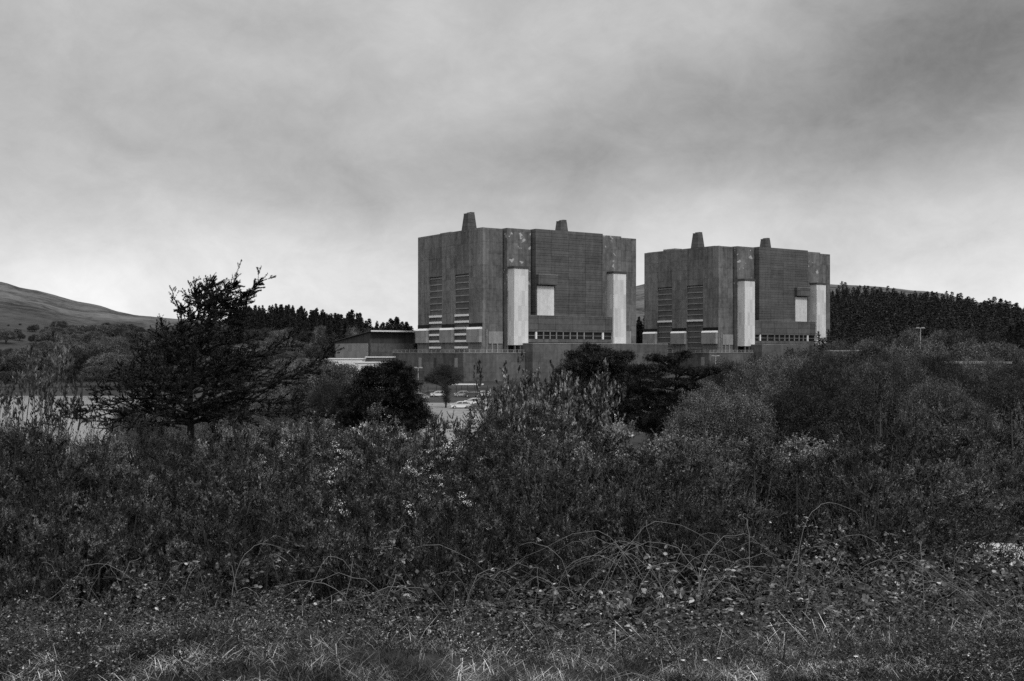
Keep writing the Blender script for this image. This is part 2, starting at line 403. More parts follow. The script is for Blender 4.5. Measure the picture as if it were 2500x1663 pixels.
# pale track glimpsed under the thicket at lower right
mb = MB()
for i in range(16):
    y = 27.0 + i*.45; x0 = y*.402 + .35*math.sin(i*.9); x1 = y*.50
    mb.V.append(np.array([(x0+(x1-x0)*j/8, y, gz(x0+(x1-x0)*j/8, y)+.05) for j in range(9)])); 
mb.n = 16*9
ii = (np.arange(15)[:, None]*9 + np.arange(8)[None]); mb.F.append(np.stack([ii, ii+1, ii+10, ii+9], -1).reshape(-1, 4))
M['track'] = plain('pale_concrete_track', .5, .8, .3, 1.2)
tag(mb.build('path', 'track'), 'pale patch of track under the thicket at lower right', kind='structure')

# ---------------------------------------------------------------- reactor buildings
TH = R(35.0)
def reactor(label, cx, cy, hood, slats, fins, podium_back, seed, th=TH):
    root = thing('reactor_building', label, 'power station', (cx, cy, 0), th, 'twin concrete reactor buildings')
    B = lambda z: z + EYE
    top = B(49)
    # core walls, the left side recessed behind the piers
    MB().prism([(.8,0),(9.6,0),(9.6,2.6),(70.2,2.6),(70.2,0),(79.6,0),(79.6,50),(.8,50)], 0, top).build('corner_wall', 'wall', root)
    MB().box(10.3, 21.9, -2, 3.4, B(-.3), top+.25).build('patched_panel', 'panel', root)
    MB().box(58.0, 69.5, -2, 3.4, B(-.3), top+.25).build('patched_panel', 'panel', root)
    mw = MB().box(22.6, 57.3, -4.5, 3.4, B(-.3), top+.45).build('main_wall', 'main', root)
    # horizontal drip ledges on the main wall
    dl = MB()
    for k in range(1, 15): dl.box(22.5, 57.35, -4.58, -4.4, B(14.6+k*2.3)-.05, B(14.6+k*2.3)+.06)
    dl.build('ledges', 'main', mw)
    r = MB(); r.box(1.4, 79, 3.6, 49.4, top, top+.35); r.build('roof', 'roofing', root)
    # left side: piers and bays
    for a0, a1 in ((-.004, 9.8), (20.5, 30.4), (40.6, 50.004)):
        MB().box(0, 1.2, a0, a1, 0, top+.05).build('pier', 'pier', root)
        bx = MB(); z0, z1 = B(3.9), B(9.6)
        lo = [(-1.5,a0+.25,z0),(0.1,a0+.25,z0),(0.1,a1-.35,z0),(-1.5,a1-.35,z0)]
        hi = [(-1.5,a0+.25,z1-.5),(0.1,a0+.25,z1-.5),(0.1,a1-.35,z1-.5),(-1.5,a1-.35,z1-.5)]
        ft = bx.hull8(lo, hi).build('boxed_vent', 'grey', root)
        cp = MB(); cp.hull8([(-1.55,a0+.2,z1-.5),(.1,a0+.2,z1-.5),(.1,a1-.3,z1-.5),(-1.55,a1-.3,z1-.5)], [(-.9,a0+.2,z1+.35),(.1,a0+.2,z1+.35),(.1,a1-.3,z1+.35),(-.9,a1-.3,z1+.35)])
        cp.build('cap', 'slat', ft)
        MB().box(-.25, .1, a0+.1, a1-.2, z1+.36, z1+1.9).build('slot_shade', 'dark', ft)  # proud strip coloured dark for the shade inside the vent slot
        MB().box(-.35, .1, a0+.1, a1-.2, B(-.2), B(3.88)).build('lower_panel', 'pier', root)
    for k, a0 in enumerate((9.8, 30.4)):
        a1 = (20.5, 40.6)[k]
        MB().box(.06, 1.1, a0, a1, B(31.5), top).build('bay_wall', 'wall', root)
        sl = MB()
        for j in range(12):
            z = B(1.9 + j*2.62); sl.box(.35, .95, a0+.3, a1-.35, z-.2, z+.2)
        sl.build('louvre_bars', 'grey', root)
        MB().box(.62, 1.0, a0, a1, B(-.3), B(31.4)).build('recessed_bay', 'bay', root)
        for z in slats:
            MB().box(-.35, .9, a0+.25, a1-.35, B(z)-.42, B(z)+.42).build('white_slat', 'slat', root)
    # white towers
    for x0, gap in ((10.7, 1), (61.6, 0)):
        tw = MB().box(x0, x0+6.9, -6.3, -1.9, B(2.8), B(33)).build('pale_tower', 'white', root)
        MB().box(x0-.2, x0+7.1, -6.5, -1.8, B(33.01), B(33.9)).build('tower_cap', 'roofing', tw)
        if gap:
            for xx in (x0+.5, x0+3.1, x0+6.0):
                MB().box(xx, xx+.5, -6.1, -5.4, B(-.3), B(2.79)).build('tower_leg', 'base', tw)
            MB().box(x0+.2, x0+6.7, -2.4, -2.05, B(-.2), B(2.79)).build('tower_gap_shade', 'dark', tw)  # dark sheet puts the shade of the gap under the tower into colour
    MB().box(2.6, 9.4, -.35, .1, B(3.4), B(8.2)).build('grey_panel', 'grey', root)
    for xx in (1.6, 4.1, 6.6): MB().box(xx, xx+.45, -.5, .05, B(-.2), B(6 if xx > 2 else 9)).build('pilaster', 'grey', root)
    # hood over a white panel
    h0, h1 = hood
    hd = MB(); hd.box(h0-.2, h1, -6.3, -4.4, B(27.1), B(31.0)); hd = hd.build('hood', 'main', root)
    MB().box(h0-.3, h1+.1, -6.4, -4.3, B(31.01), B(31.2)).build('hood_lip', 'grey', hd)
    MB().box(h0, h1-.2, -6.0, -4.45, B(26.95), B(27.09)).build('hood_underside_shade', 'dark', hd)  # thin sheet painted dark as the shade beneath the hood
    MB().box(h0+.3, h1-.6, -4.72, -4.4, B(14.65), B(26.6)).build('pale_panel', 'white2', root)
    # band, window strip with fins, ledge
    MB().box(17.7, 61.4, -5.6, -2.5, B(8.2), B(14.55)).build('band', 'main', root)
    MB().box(17.7, 61.4, -5.7, -2.4, B(14.56), B(14.8)).build('band_ledge', 'pier', root)
    win = MB().box(17.7, 61.4, -4.9, -4.3, B(4.0), B(8.15)).build('window_strip', 'glass', root)
    MB().box(17.7, 61.4, -5.3, -4.91, B(3.95), B(5.3)).build('sill_wall', 'base', win)
    fn = []
    for x, wd in fins:
        MB().box(x-wd/2, x+wd/2, -5.55, -4.91, B(5.31), B(8.19)).build('fin', 'render' if wd > .5 else 'grey', root)
    MB().box(17.7, 61.4, -5.12, -4.92, B(6.6), B(6.75)).build('transom', 'grey', win)
    MB().box(14.9, 86, -13, -2.1, .02, B(3.3)).build('front_block', 'base', root)
    MB().box(14.8, 86.1, -13.1, -2.05, B(3.31), B(3.62)).build('block_coping', 'grey', root)
    MB().box(71.5, 76, -.9, .1, B(3.7), B(9.0)).build('end_panel', 'grey', root)
    # podium with railing
    pd = MB().prism([(-14,-8),(14.8,-8),(14.8,-.05),(-.05,-.05),(-.05,podium_back),(-14,podium_back)], .01, B(-.4)).build('podium', 'base', root)
    MB().prism([(-14.2,-8.2),(14.8,-8.2),(14.8,-7.2),(-13.2,-7.2),(-13.2,podium_back),(-14.2,podium_back)], B(-.39), B(-.1)).build('coping', 'grey', pd)
    rl = MB()
    n = 16
    for i in range(n+1):
        y = -8 + (podium_back+8)*i/n; rl.box(-13.75, -13.65, y-.05, y+.05, B(-.1), B(1.0))
    for i in range(12):
        x = -13.5+28*i/11; rl.box(x-.05, x+.05, -7.75, -7.65, B(-.1), B(1.0))
    for z in (.45, .95):
        rl.box(-13.76, -13.64, -7.6, podium_back, B(z)-.04, B(z)+.04); rl.box(-13.6, 14.5, -7.76, -7.64, B(z)-.04, B(z)+.04)
    rl.build('railing', 'metal', pd)
    rngb = np.random.default_rng(seed)
    for i in range(5):   # doors and pale notices on the podium wall
        y = -4 + i*8.5 + rngb.uniform(-2, 2)
        MB().box(-14.06, -13.9, y, y+2.2, B(-6.0), B(-2.2)).build('service_door', ['grey','bay','shed_dark'][i % 3], pd)
    # roof stacks with stepped heads
    for sx in (6.6, 54.2):
        sy = 19.8; a, b = 2.5, 1.6; z0, z1 = top-1.0, B(56.6)
        st = MB(); st.hull8([(sx-a,sy-a,z0),(sx+a,sy-a,z0),(sx+a,sy+a,z0),(sx-a,sy+a,z0)], [(sx-b,sy-b,z1),(sx+b,sy-b,z1),(sx+b,sy+b,z1),(sx-b,sy+b,z1)])
        st = st.build('roof_stack', 'stack', root)
        MB().box(sx-.2, sx+b-.05, sy-b+.05, sy+b-.05, z1+.002, z1+.7).build('stack_head', 'stack', st)
        MB().box(sx-b-.1, sx-.22, sy-b-.1, sy+b+.1, z1+.003, z1+.2).build('stack_rim', 'grey', st)
    rp = MB().box(8, 12.5, 36.5, 45, top+.36, top+1.9).build('roof_plant', 'grey', root)
    return root
def fin_xs(cx, cy, pxs, off=-5.4, th=TH):
    out = []
    for px, wd in pxs:
        u = (px-1250)/F; c, s = cos(th), sin(th)
        out.append(((u*(cy+c*off) - cx + s*off)/(c - s*u), wd))
    return out
f1 = fin_xs(-11.57, 450, [(1309,.8),(1327,.35),(1343,.35),(1358.5,.35),(1375,.35),(1392,.35),(1409,.35),(1426,.4),(1448,.35),(1472,.8)])
f2 = fin_xs(95.0, 528, [(1856,.75),(1874,.3),(1891,.3),(1903,.25),(1916,.25),(1927,.25),(1939.5,.25),(1951,.25),(1961.5,.25),(1972,.7)], th=R(36))
reactor('larger nearer concrete reactor block with rows of white slats, left of the other', -11.57, 450, (22.9, 32.2), (1.9,4.5,7.2,9.7,12.3,14.9), f1, 47, 1)
reactor('farther concrete reactor block to the right, with one white slat in each bay', 95.0, 528, (47.6, 56.9), (14.9,), f2, 40, 2, R(36))

# ---------------------------------------------------------------- low buildings, huts, fences, lamps
x0, y0, _ = W(903, 860, 500)
t = thing('machine_hall', 'low hall with a sloping eaves roof left of the nearer reactor block', 'hall', (x0, y0, 0), TH)
MB().prism([(0,0),(22,0),(22,35),(0,35)], 0, 0, tops=[EYE+8.7,EYE+8.7,EYE+4.6,EYE+4.6]).build('upper_wall', 'shed_dark', t)
MB().prism([(-.25,1.5),(-.25,33),(.3,33),(.3,1.5)], 0, 0, tops=[EYE+3.9]*4).build('end_wall', 'shed_lite', t)
MB().box(.2, 21.8, -.3, .2, 0, EYE+3.9).build('front_wall', 'base', t)
rf = MB(); rf.hull8([(-.9,-2.6,EYE+9.1),(22.6,-2.6,EYE+9.1),(22.6,36,EYE+4.6),(-.9,36,EYE+4.6)], [(-.9,-2.6,EYE+9.4),(22.6,-2.6,EYE+9.4),(22.6,36,EYE+4.9),(-.9,36,EYE+4.9)])
rf = rf.build('roof', 'roofing', t)
MB().box(-.9, 22.6, -2.82, -2.62, EYE+8.9, EYE+9.55).build('eaves_board', 'slat', rf)
def office(name, label, px0, px1, ptop, Y, depth, door=None, rz=0, mat='render'):
    a = W(px0, ptop, Y); b = W(px1, ptop, Y); wd = b[0]-a[0]; h = a[2]
    t = thing(name, label, 'office building', (a[0], Y, 0), rz)
    MB().box(0, wd, 0, depth, 0, h-.3).build('wall', mat, t)
    MB().box(-.3, wd+.3, -.3, depth+.3, h-.29, h).build('roof', 'slat', t)
    if door:
        for q in door:
            p = MB().box(q[0], q[1], -.06, .05, q[2], q[3]).build('window', 'glass', t)
    return t
office('white_office', 'flat white office with one dark upright window, behind the shaggy pine', 868, 940, 884, 372, 9,
       [(4.55, 5.6, 4.0, 6.3), (-.0, .02, 5, 6)][:1])
office('white_hut', 'white flat roofed hut seen at the end of the spreading larch', 792, 884, 875, 392, 8, [(2,3.2,6,7.6),(5,6.2,6,7.6)])
office('link_building', 'grey link block with a thin white roof beside the podium', 893, 958, 871, 402, 8, None, mat='base')
t = office('roadside_shed', 'long low pale shed behind the car park fence', 1098, 1178, 938, 398, 5, None, mat='render'); t['category'] = 'shed'
a = W(1549, 843, 500)
t = thing('flat_canopy', 'small white flat canopy in the gap between the two reactor blocks', 'canopy', (a[0], a[1], 0))
MB().box(0, 5.2, 0, 4, a[2]-.5, a[2]+.35).build('roof', 'slat', t)
for q in ((.2,.5),(4.7,.5),(.2,3.3),(4.7,3.3)): MB().box(q[0], q[0]+.3, q[1], q[1]+.3, 0, a[2]-.51).build('post', 'metal', t)
for nm, lb, px0, px1, py, Y in (('store_shed', 'thin pale roof among trees right of the farther reactor block', 2030, 2130, 855, 330),
                          ('site_cabin', 'long pale roof line above the right hand thicket', 2310, 2462, 883, 190)):
    a = W(px0, py, Y); b = W(px1, py, Y)
    t = thing(nm, lb, 'shed', (a[0], Y, 0))
    MB().box(0, b[0]-a[0], 0, 5, 0, a[2]-.35).build('wall', 'base', t)
    MB().box(-.4, b[0]-a[0]+.4, -.4, 5.4, a[2]-.34, a[2]).build('roof', 'grey', t)
def lamp(px, ytop, Y, label):
    a = W(px, ytop, Y)
    t = thing('lamp_post', label, 'lamp post', (a[0], Y, 0), 0, 'twin headed lamp posts')
    h = a[2]; MB().cyl((0,0,0), .11, h, 8, r2=.07).build('pole', 'metal', t)
    for s in (-1, 1):
        MB().box(min(0,s*.9), max(0,s*.9), -.05, .05, h-.04, h+.06).build('arm', 'metal', t)
        m_ = MB(); m_.hull8([(s*.7-.5,-.28,h-.1),(s*.7+.5,-.28,h-.1),(s*.7+.5,.28,h-.1),(s*.7-.5,.28,h-.1)], [(s*.7-.3,-.2,h+.22),(s*.7+.3,-.2,h+.22),(s*.7+.3,.2,h+.22),(s*.7-.3,.2,h+.22)])
        m_.build('lamp_head', 'grey', t)
lamp(2247, 801, 300, 'twin headed lamp post against the dark plantation at right')
lamp(1747, 869, 330, 'twin headed lamp post in front of the farther reactor podium')
lamp(1021, 898, 300, 'pale lamp post left of the round crowned tree')
# perimeter fences
def fence(name, label, pxs, Y, h, wall=True):
    xs = [(p-1250)/F*Y for p in pxs]
    t = thing(name, label, 'fence', (xs[0], Y, 0)); z = 0
    for x in xs: MB().box(x-xs[0]-.08, x-xs[0]+.08, -.08, .08, 0, h+.25).build('post', 'bark', t)
    rl = MB()
    L = xs[-1]-xs[0]
    for k in range(4): rl.box(0, L, -.03, .03, .3+(h-.4)*k/3-.03, .3+(h-.4)*k/3+.03)
    rl.build('rail', 'twig', t)
fence('car_park_fence', 'dark post and rail fence behind the parked cars', [1020,1045,1066,1092,1114,1127,1142,1166,1190,1215,1240], 300, 2.6)
mb = MB(); a = W(1760, 915, 270); b = W(1860, 915, 270)
t = thing('boundary_wall', 'grey boundary wall with pale coping right of the black pine', 'wall', (a[0], 270, 0))
MB().box(0, b[0]-a[0]+15, 0, .4, 0, a[2]).build('wall', 'base', t); MB().box(-.05, b[0]-a[0]+15.05, -.08, .48, a[2]+.002, a[2]+.25).build('coping', 'slat', t)

# cars
def car(label, px, py_base, heading, paint, Y=None, L=4.1, Wd=1.75, H=1.45):
    Y = Y or EYE*F/(py_base-HOR)
    t = thing('parked_car', label, 'car', ((px-1250)/F*Y, Y, .07), heading, 'cars parked in the car park')
    prof = [(-.50,.22),(-.5,.55),(-.44,.64),(-.23,.68),(.36,.70),(.46,.66),(.5,.5),(.5,.22)]
    n = len(prof); body = MB(); V = []
    for s, k in ((-1, .94), (-1, 1), (1, 1), (1, .94)):
        for (u, z) in prof: V.append((u*L, s*Wd/2*(1 if k == 1 else .86), z*H if k == 1 else z*H*.99+.0))
    f = [np.array([(j*n+i, j*n+(i+1) % n, (j+1)*n+(i+1) % n, (j+1)*n+i) for i in range(n)]) for j in range(3)]
    f += [np.array([list(range(n))]), np.array([list(range(3*n, 4*n))])]
    body.add(V, f); body = body.build('body', paint, t)
    cab = MB(); b0, b1 = (-.27, .42), (-.07, .30)
    w0, w1 = Wd*.46, Wd*.36; z0, z1 = .69*H, .97*H
    cab.hull8([(b0[0]*L,-w0,z0),(b0[1]*L,-w0,z0),(b0[1]*L,w0,z0),(b0[0]*L,w0,z0)], [(b1[0]*L,-w1,z1),(b1[1]*L,-w1,z1),(b1[1]*L,w1,z1),(b1[0]*L,w1,z1)])
    cab.build('window_glass', 'glass', t)
    rf = MB(); rf.hull8([(b1[0]*L-.06,-w1-.03,z1+.002),(b1[1]*L+.1,-w1-.03,z1+.002),(b1[1]*L+.1,w1+.03,z1+.002),(b1[0]*L-.06,w1+.03,z1+.002)], [(b1[0]*L+.1,-w1+.12,z1+.07),(b1[1]*L-.1,-w1+.12,z1+.07),(b1[1]*L-.1,w1-.12,z1+.07),(b1[0]*L+.1,w1-.12,z1+.07)])
    rf.build('roof', paint, t)
    pl = MB()
    for s in (-1, 1):
        for (u0, u1) in ((b0[0], b1[0]), (b0[1], b1[1]), (.06, .08)):
            sticks(pl, np.array([(u0*L, s*(w0+.01), z0)]), np.array([(u1*L, s*(w1+.02), z1+.02)]), np.array([.05]), np.array([.05]), 4)
    pl.build('pillars', paint, t)
    for u in (-.32, .31):
        for s in (-1, 1):
            wh = MB().cyl((u*L, s*Wd/2-(.2 if s > 0 else 0)-.005*s+ (0 if s>0 else -.01), .3), .31, .21, 16, 'y').build('wheel', 'tyre', t)
            MB().cyl((u*L, s*(Wd/2+.012)-(.01 if s > 0 else 0), .3), .19, .02, 12, 'y').build('rim', 'metal', wh)
    for s in (-1, 1): MB().box(-.5*L-.02, -.47*L, s*.62-.16, s*.62+.16, .5*H, .58*H).build('headlight', 'slat', t)
    return t
car('white hatchback nearest the round crowned tree, nose to the left', 1124, 998, R(12), 'carwhite')
car('white car behind the front white hatchback, only its roof showing', 1156, 989, R(14), 'carwhite')
car('grey car with a pale roof, behind the right end of the row', 1192, 991, R(12), 'carsilver')
car('dark car between the white hatchback and the bush', 1166, 1003, R(16), 'cardark')
car('pale car at the right end of the row, half hidden by leaves', 1205, 1005, R(10), 'carwhite')
for i_, (px_, py_, h_, c_, l_) in enumerate([(1048,968,8,'cardark','dark car in the back rank left of the round crowned tree'),(1070,969,12,'carwhite','white car in the back rank close behind the round crowned tree'),(1128,969,8,'carsilver','silver car in the back rank before the fence, leftmost'),
        (1152,970,12,'cardark','dark car in the back rank before the fence'),(1178,969,9,'carwhite','white car in the back rank before the fence, rightmost'),(1222,1006,11,'carsilver','silver car at the far right of the front rank behind leaves')]): car(l_, px_, py_, R(h_), c_)
car('silver car showing its bonnet left of the round crowned tree', 1028, 975, R(190), 'carsilver')

# ================================================================ vegetation
def tufts(rng, mb, P, Rr, n, L, Wd, fwd=.6, tri=True, tmin=.1, up=0., upface=0., sig=0.):
    p, tan, r = on(rng, P, Rr, n, tmin)
    d = unit(tan*fwd + unit(rng.normal(size=(n, 3))) + np.array([0,0,up]))
    if sig: p = p + rng.normal(size=(n, 3))*sig
    leaves(mb, p, d, L*rng.uniform(.6, 1.3, n), Wd*rng.uniform(.7, 1.3, n), rng, upface, tri)
def trifoliate(rng, mb, p, d, L, Wd):
    d = unit(d*np.array([1,1,.35])); upv = unit(np.array([0,0,1.]) + rng.normal(size=d.shape)*.35); s = unit(np.cross(d, upv))
    for k in (-1, 0, 1):
        dd = unit(d*(1 if k == 0 else .45) + s*k*.9 + upv*rng.normal(size=(len(p), 1))*.25)
        ss = unit(np.cross(dd, upv)); l = (L*rng.uniform(.7, 1.25, len(p)))[:, None]*(1 if k == 0 else .85); wd = l*Wd/L
        a = p + d*.01
        V = np.stack([a, a+dd*l*.3+ss*wd*.45, a+dd*l*.7+ss*wd*.4, a+dd*l - upv*l*.12, a+dd*l*.7-ss*wd*.4, a+dd*l*.3-ss*wd*.45], 1)
        mb.add(V.reshape(-1, 3), (np.arange(len(p))[:, None]*6 + np.arange(6)))
PROTO = {}
def proto(kind, name, cat, parts, h): PROTO.setdefault(kind, []).append((name, cat, parts, h))
def place(kind, x, y, z, rz, h, wscale, label, group, variant=None):
    vs = PROTO[kind]; name, cat, parts, hp = vs[(variant if variant is not None else PR.integers(len(vs))) % len(vs)]
    s = h/hp; root = thing(name, label, cat, (x, y, z), rz, group, (s*wscale, s*wscale, s))
    for pn, me in parts: link(pn, me, root)
    return root
PR = np.random.default_rng(77)

def make_bush(seed, kind, name, cat, h, w, ncl, nsp, slen, nlf, Lf, Wf, upb, mat, csz=.07, tri=True, fwd=.7, flowers=0, inner=6000, hollow=.45, low=.02, stemmat='bark', lvl=1.0):
    """a bush of distinct leafy clumps on real stems, with dark gaps between the clumps"""
    rng = np.random.default_rng(seed); st = MB(); fo = MB()
    v = rng.normal(size=(ncl, 3)); v[:, 2] = np.abs(v[:, 2])*.9+.05; v = unit(v)
    lob = unit(rng.normal(size=(8, 3))*[1,1,.6]+[0,0,.5]); amp = np.max(np.maximum(0, v@lob.T-.8)*1.6, axis=1)
    rr = hollow + (.92-hollow)*rng.random(ncl)**.6 + amp
    c = np.stack([v[:, 0]*rr*w/2, v[:, 1]*rr*w/2, h*low + v[:, 2]*rr*h*.9], 1)
    base = np.stack([rng.normal(size=ncl)*w*.05, rng.normal(size=ncl)*w*.05, np.full(ncl, -.2)], 1)
    m1 = base*.55+c*.45+np.array([0,0,.0]); m1[:, :2] *= .8; m1 += rng.normal(size=m1.shape)*w*.03
    P1 = np.stack([base, m1, c], 1); r0 = .011*h; polysticks(st, P1, np.tile([r0, r0*.7, r0*.35], (ncl, 1)), 4)
    i = np.repeat(np.arange(ncl), nsp); n = len(i); out = unit(c[i]*[1,1,.6])
    b = c[i] + rng.normal(size=(n, 3))*csz; d = unit(unit(rng.normal(size=(n, 3)))*1.0 + out*.55 + np.array([0,0,upb])); b = b + (rng.random((n,1))-.5)*out*csz*2
    L = slen*rng.uniform(.5, 1.35, n)[:, None]; d2 = unit(d + rng.normal(size=(n, 3))*.18 + [0,0,upb*.25])
    P2 = np.stack([b, b+d*L*.5, b+d*L*.5+d2*L*.5], 1); R2 = np.tile([.0035*h, .0028*h, .0018*h], (n, 1)); polysticks(st, P2, R2)
    j = np.repeat(np.arange(n), nlf); t = .999-.93*rng.random(len(j))**1.4; p, tan, r = poly_at(P2, R2, j, t)
    dd = unit(tan*fwd + unit(rng.normal(size=p.shape)) + [0,0,.12]); sz = rng.uniform(.65, 1.3, len(p))*(1.15-.4*t)
    leaves(fo, p, dd, Lf*sz, Wf*sz, rng, .15, tri)
    if inner:
        q = rng.integers(0, ncl, inner); t = .25+.7*rng.random(inner); p, tan, r = poly_at(P1, R2[:ncl], q, t)
        leaves(fo, p+rng.normal(size=p.shape)*csz*1.5, unit(rng.normal(size=p.shape)), Lf*1.2, Wf*1.2, rng, 0, tri)
    zz = np.quantile(P2[:, -1, 2], .985)*lvl
    parts = [('stems', st.mesh(name+'_stems', stemmat)), ('foliage', fo.mesh(name+'_foliage', mat))]
    if flowers:
        cand = np.where(c[:, 2] > h*.6)[0]
        for k in rng.choice(cand, min(flowers, len(cand)), replace=False):
            fl = MB(); sp_ = np.where(i == k)[0]; sp_ = rng.choice(sp_, max(2, int(nsp*rng.uniform(.25, .7))), replace=False); q = np.repeat(sp_, 34)
            p, tn, r = poly_at(P2, R2, q, .78+.21*rng.random(len(q)))
            leaves(fl, p+rng.normal(size=p.shape)*[.03,.03,.012], unit(rng.normal(size=p.shape)+tn*.4+[0,0,.5]), rng.uniform(.012, .022, len(p)), .015, rng, .3)
            parts.append(('flower_cluster', fl.mesh(name+'_flowers', 'flower')))
    proto(kind, name, cat, parts, zz)
for s_ in range(5): make_bush(10+s_, 'gorse', 'gorse_bush', 'gorse', 2.4, 2.3+.3*(s_ % 2), 135, 20, .15, 32, .034, .014, .25, 'gorse' if s_ % 2 else 'gorse2', .05)
for s_ in range(3): make_bush(20+s_, 'gorse_fl', 'gorse_bush', 'gorse', 2.4, 2.4, 135, 20, .15, 32, .034, .014, .25, 'gorse2', .05, flowers=(5, 8, 3)[s_])

def make_bramble(seed, h=1.05, r=1.0):
    rng = np.random.default_rng(seed); st = MB(); lf = MB()
    P1, R1 = stems_from_ground(rng, 36, h*1.9, 1.2, r*.8, .006, 8, .12, .15)
    P1[:, :, 2] = np.minimum(P1[:, :, 2], h*(.45+.65*rng.random((len(P1), 1))))
    P2, R2 = sprout(rng, P1, R1, 420, .38, 55, .05, 4, .25, .1, flat=.3)
    polysticks(st, P1, R1, 4); polysticks(st, P2, R2*.7)
    for n, P, Q in ((2500, P2, R2), (700, P1, R1)):
        p, tan, rr = on(rng, P, Q, n, .15); side = unit(rng.normal(size=(n, 3))*np.array([1,1,.3])+tan*.4); pt = p + side*rng.uniform(.02, .06, (n, 1))
        trifoliate(rng, lf, pt, side, .043, .031)
    # small low leaves near the ground
    n = 500; a = rng.uniform(0, 2*pi, n); q = r*1.3*np.sqrt(rng.random(n)); p = np.stack([q*np.cos(a), q*np.sin(a), rng.uniform(.02, h*.5, n)], 1)
    trifoliate(rng, lf, p, rng.normal(size=(n, 3)), .036, .026)
    proto('bramble', 'bramble_patch', 'bramble', [('canes', st.mesh('bramble_canes', 'twig')), ('leaves', lf.mesh('bramble_leaves', 'bramble'))], h)
for s_ in range(4): make_bramble(30+s_)

def make_canes(seed, h=1.8):
    """a few thin dead canes that rise out of the bramble, arch over and hang their tips, with broken side twigs"""
    rng = np.random.default_rng(seed); st = MB(); n, k = 7, 18
    a = rng.uniform(0, 6.28, n); t = np.linspace(0, 1, k)[None]; H = h*rng.uniform(.6, 1.0, (n, 1)); H[0] = h; span = rng.uniform(.5, 2.4, (n, 1))
    q = span*t**1.5; z = H*np.sin(np.pi*np.minimum(t*.5/.62, .5+(t-.62)*.45/.38*rng.uniform(.4, 1, (n, 1))))
    bend = rng.normal(size=(n, 1))*.25*t**2; ox, oy = rng.normal(size=(n, 1))*.25, rng.normal(size=(n, 1))*.25
    ca, sa = np.cos(a)[:, None], np.sin(a)[:, None]
    P1 = np.stack([ox+q*ca-bend*sa, oy+q*sa+bend*ca, z], 2); kink = np.cumsum(rng.normal(size=P1.shape)*.02, 1); P1 = P1+kink; P1[:, 0, 2] = -.1
    P1 = np.concatenate([np.tile([0,0,-.3], (n,1,1)), P1], 1); R1 = np.repeat(rng.uniform(.6, 1.1, (n, 1)), k+1, 1)*np.linspace(.0048, .0014, k+1)[None]
    P2, R2 = sprout(rng, P1, R1, 34, .22, 48, .0, 5, .2, .55, rk=.6, rmin=.0012)
    P3, R3 = sprout(rng, P2, R2, 30, .08, 45, 0, 3, .2, .2, rk=.8, rmin=.001)
    polysticks(st, P1, R1, 4); polysticks(st, P2, R2); polysticks(st, P3, R3)
    proto('canes', 'dead_canes', 'dead canes', [('stems', st.mesh('dead_cane_stems', 'palebark'))], h)
for s_ in range(4): make_canes(50+s_)

for s_ in range(4): make_bush(60+s_, 'willow', 'willow_shrub', 'shrub', 4.0, 3.6, 75, 20, .48, 30, .08, .036, .65, ('willow', 'willow_d', 'willow_l', 'willow')[s_], .11, False, 1.0, inner=5000, hollow=.5, stemmat='twig')
for s_ in range(2): make_bush(66+s_, 'tallwillow', 'willow_tree', 'tree', 6.0, 4.6, 100, 20, .55, 28, .10, .045, .75, ('willow_l', 'willow')[s_], .14, False, 1.0, inner=4000, hollow=.55, low=.22, stemmat='twig')
def make_pale(seed, kind, name, h, nlf, Lf, Wf, mat, n1=16, n2=80, n3=330, t0=.2):
    rng = np.random.default_rng(seed); st = MB(); lf = MB()
    P1, R1 = stems_from_ground(rng, n1, h*.9, .6, h*.1, .007*h, 6, .08)
    P2, R2 = sprout(rng, P1, R1, n2, h*(.34-.2*t0), 34, .22, 5, .10, t0)
    P3, R3 = sprout(rng, P2, R2, n3, h*.12, 38, .3, 4, .12, .15)
    polysticks(st, P1, R1, 5); polysticks(st, P2, R2*.8); polysticks(st, P3, R3*.7)
    for P, Q, n, tm in ((P3, R3, int(nlf*.7), .45), (P2, R2, int(nlf*.3), .55)):
        tufts(rng, lf, P, Q, n, Lf, Wf, 1.0, False, tm, .5)
    z = np.quantile(P2[:, -1, 2], .97)
    proto(kind, name, 'shrub', [('stems', st.mesh(name+'_stems', 'bark')), ('foliage', lf.mesh(name+'_foliage', mat))], z)
for s_ in range(3): make_pale(70+s_, 'pale', 'whitebeam_shrub', 4.0, 9000, .10, .055, 'pale', 16, 90, 420)
for s_ in range(2): make_pale(78+s_, 'paletop', 'whitebeam_shrub', 4.0, 2600, .11, .05, 'willow', 9, 50, 260, .6)
make_pale(75, 'sapling', 'bare_sapling', 3.0, 1800, .05, .02, 'gorse', 9, 60, 260)

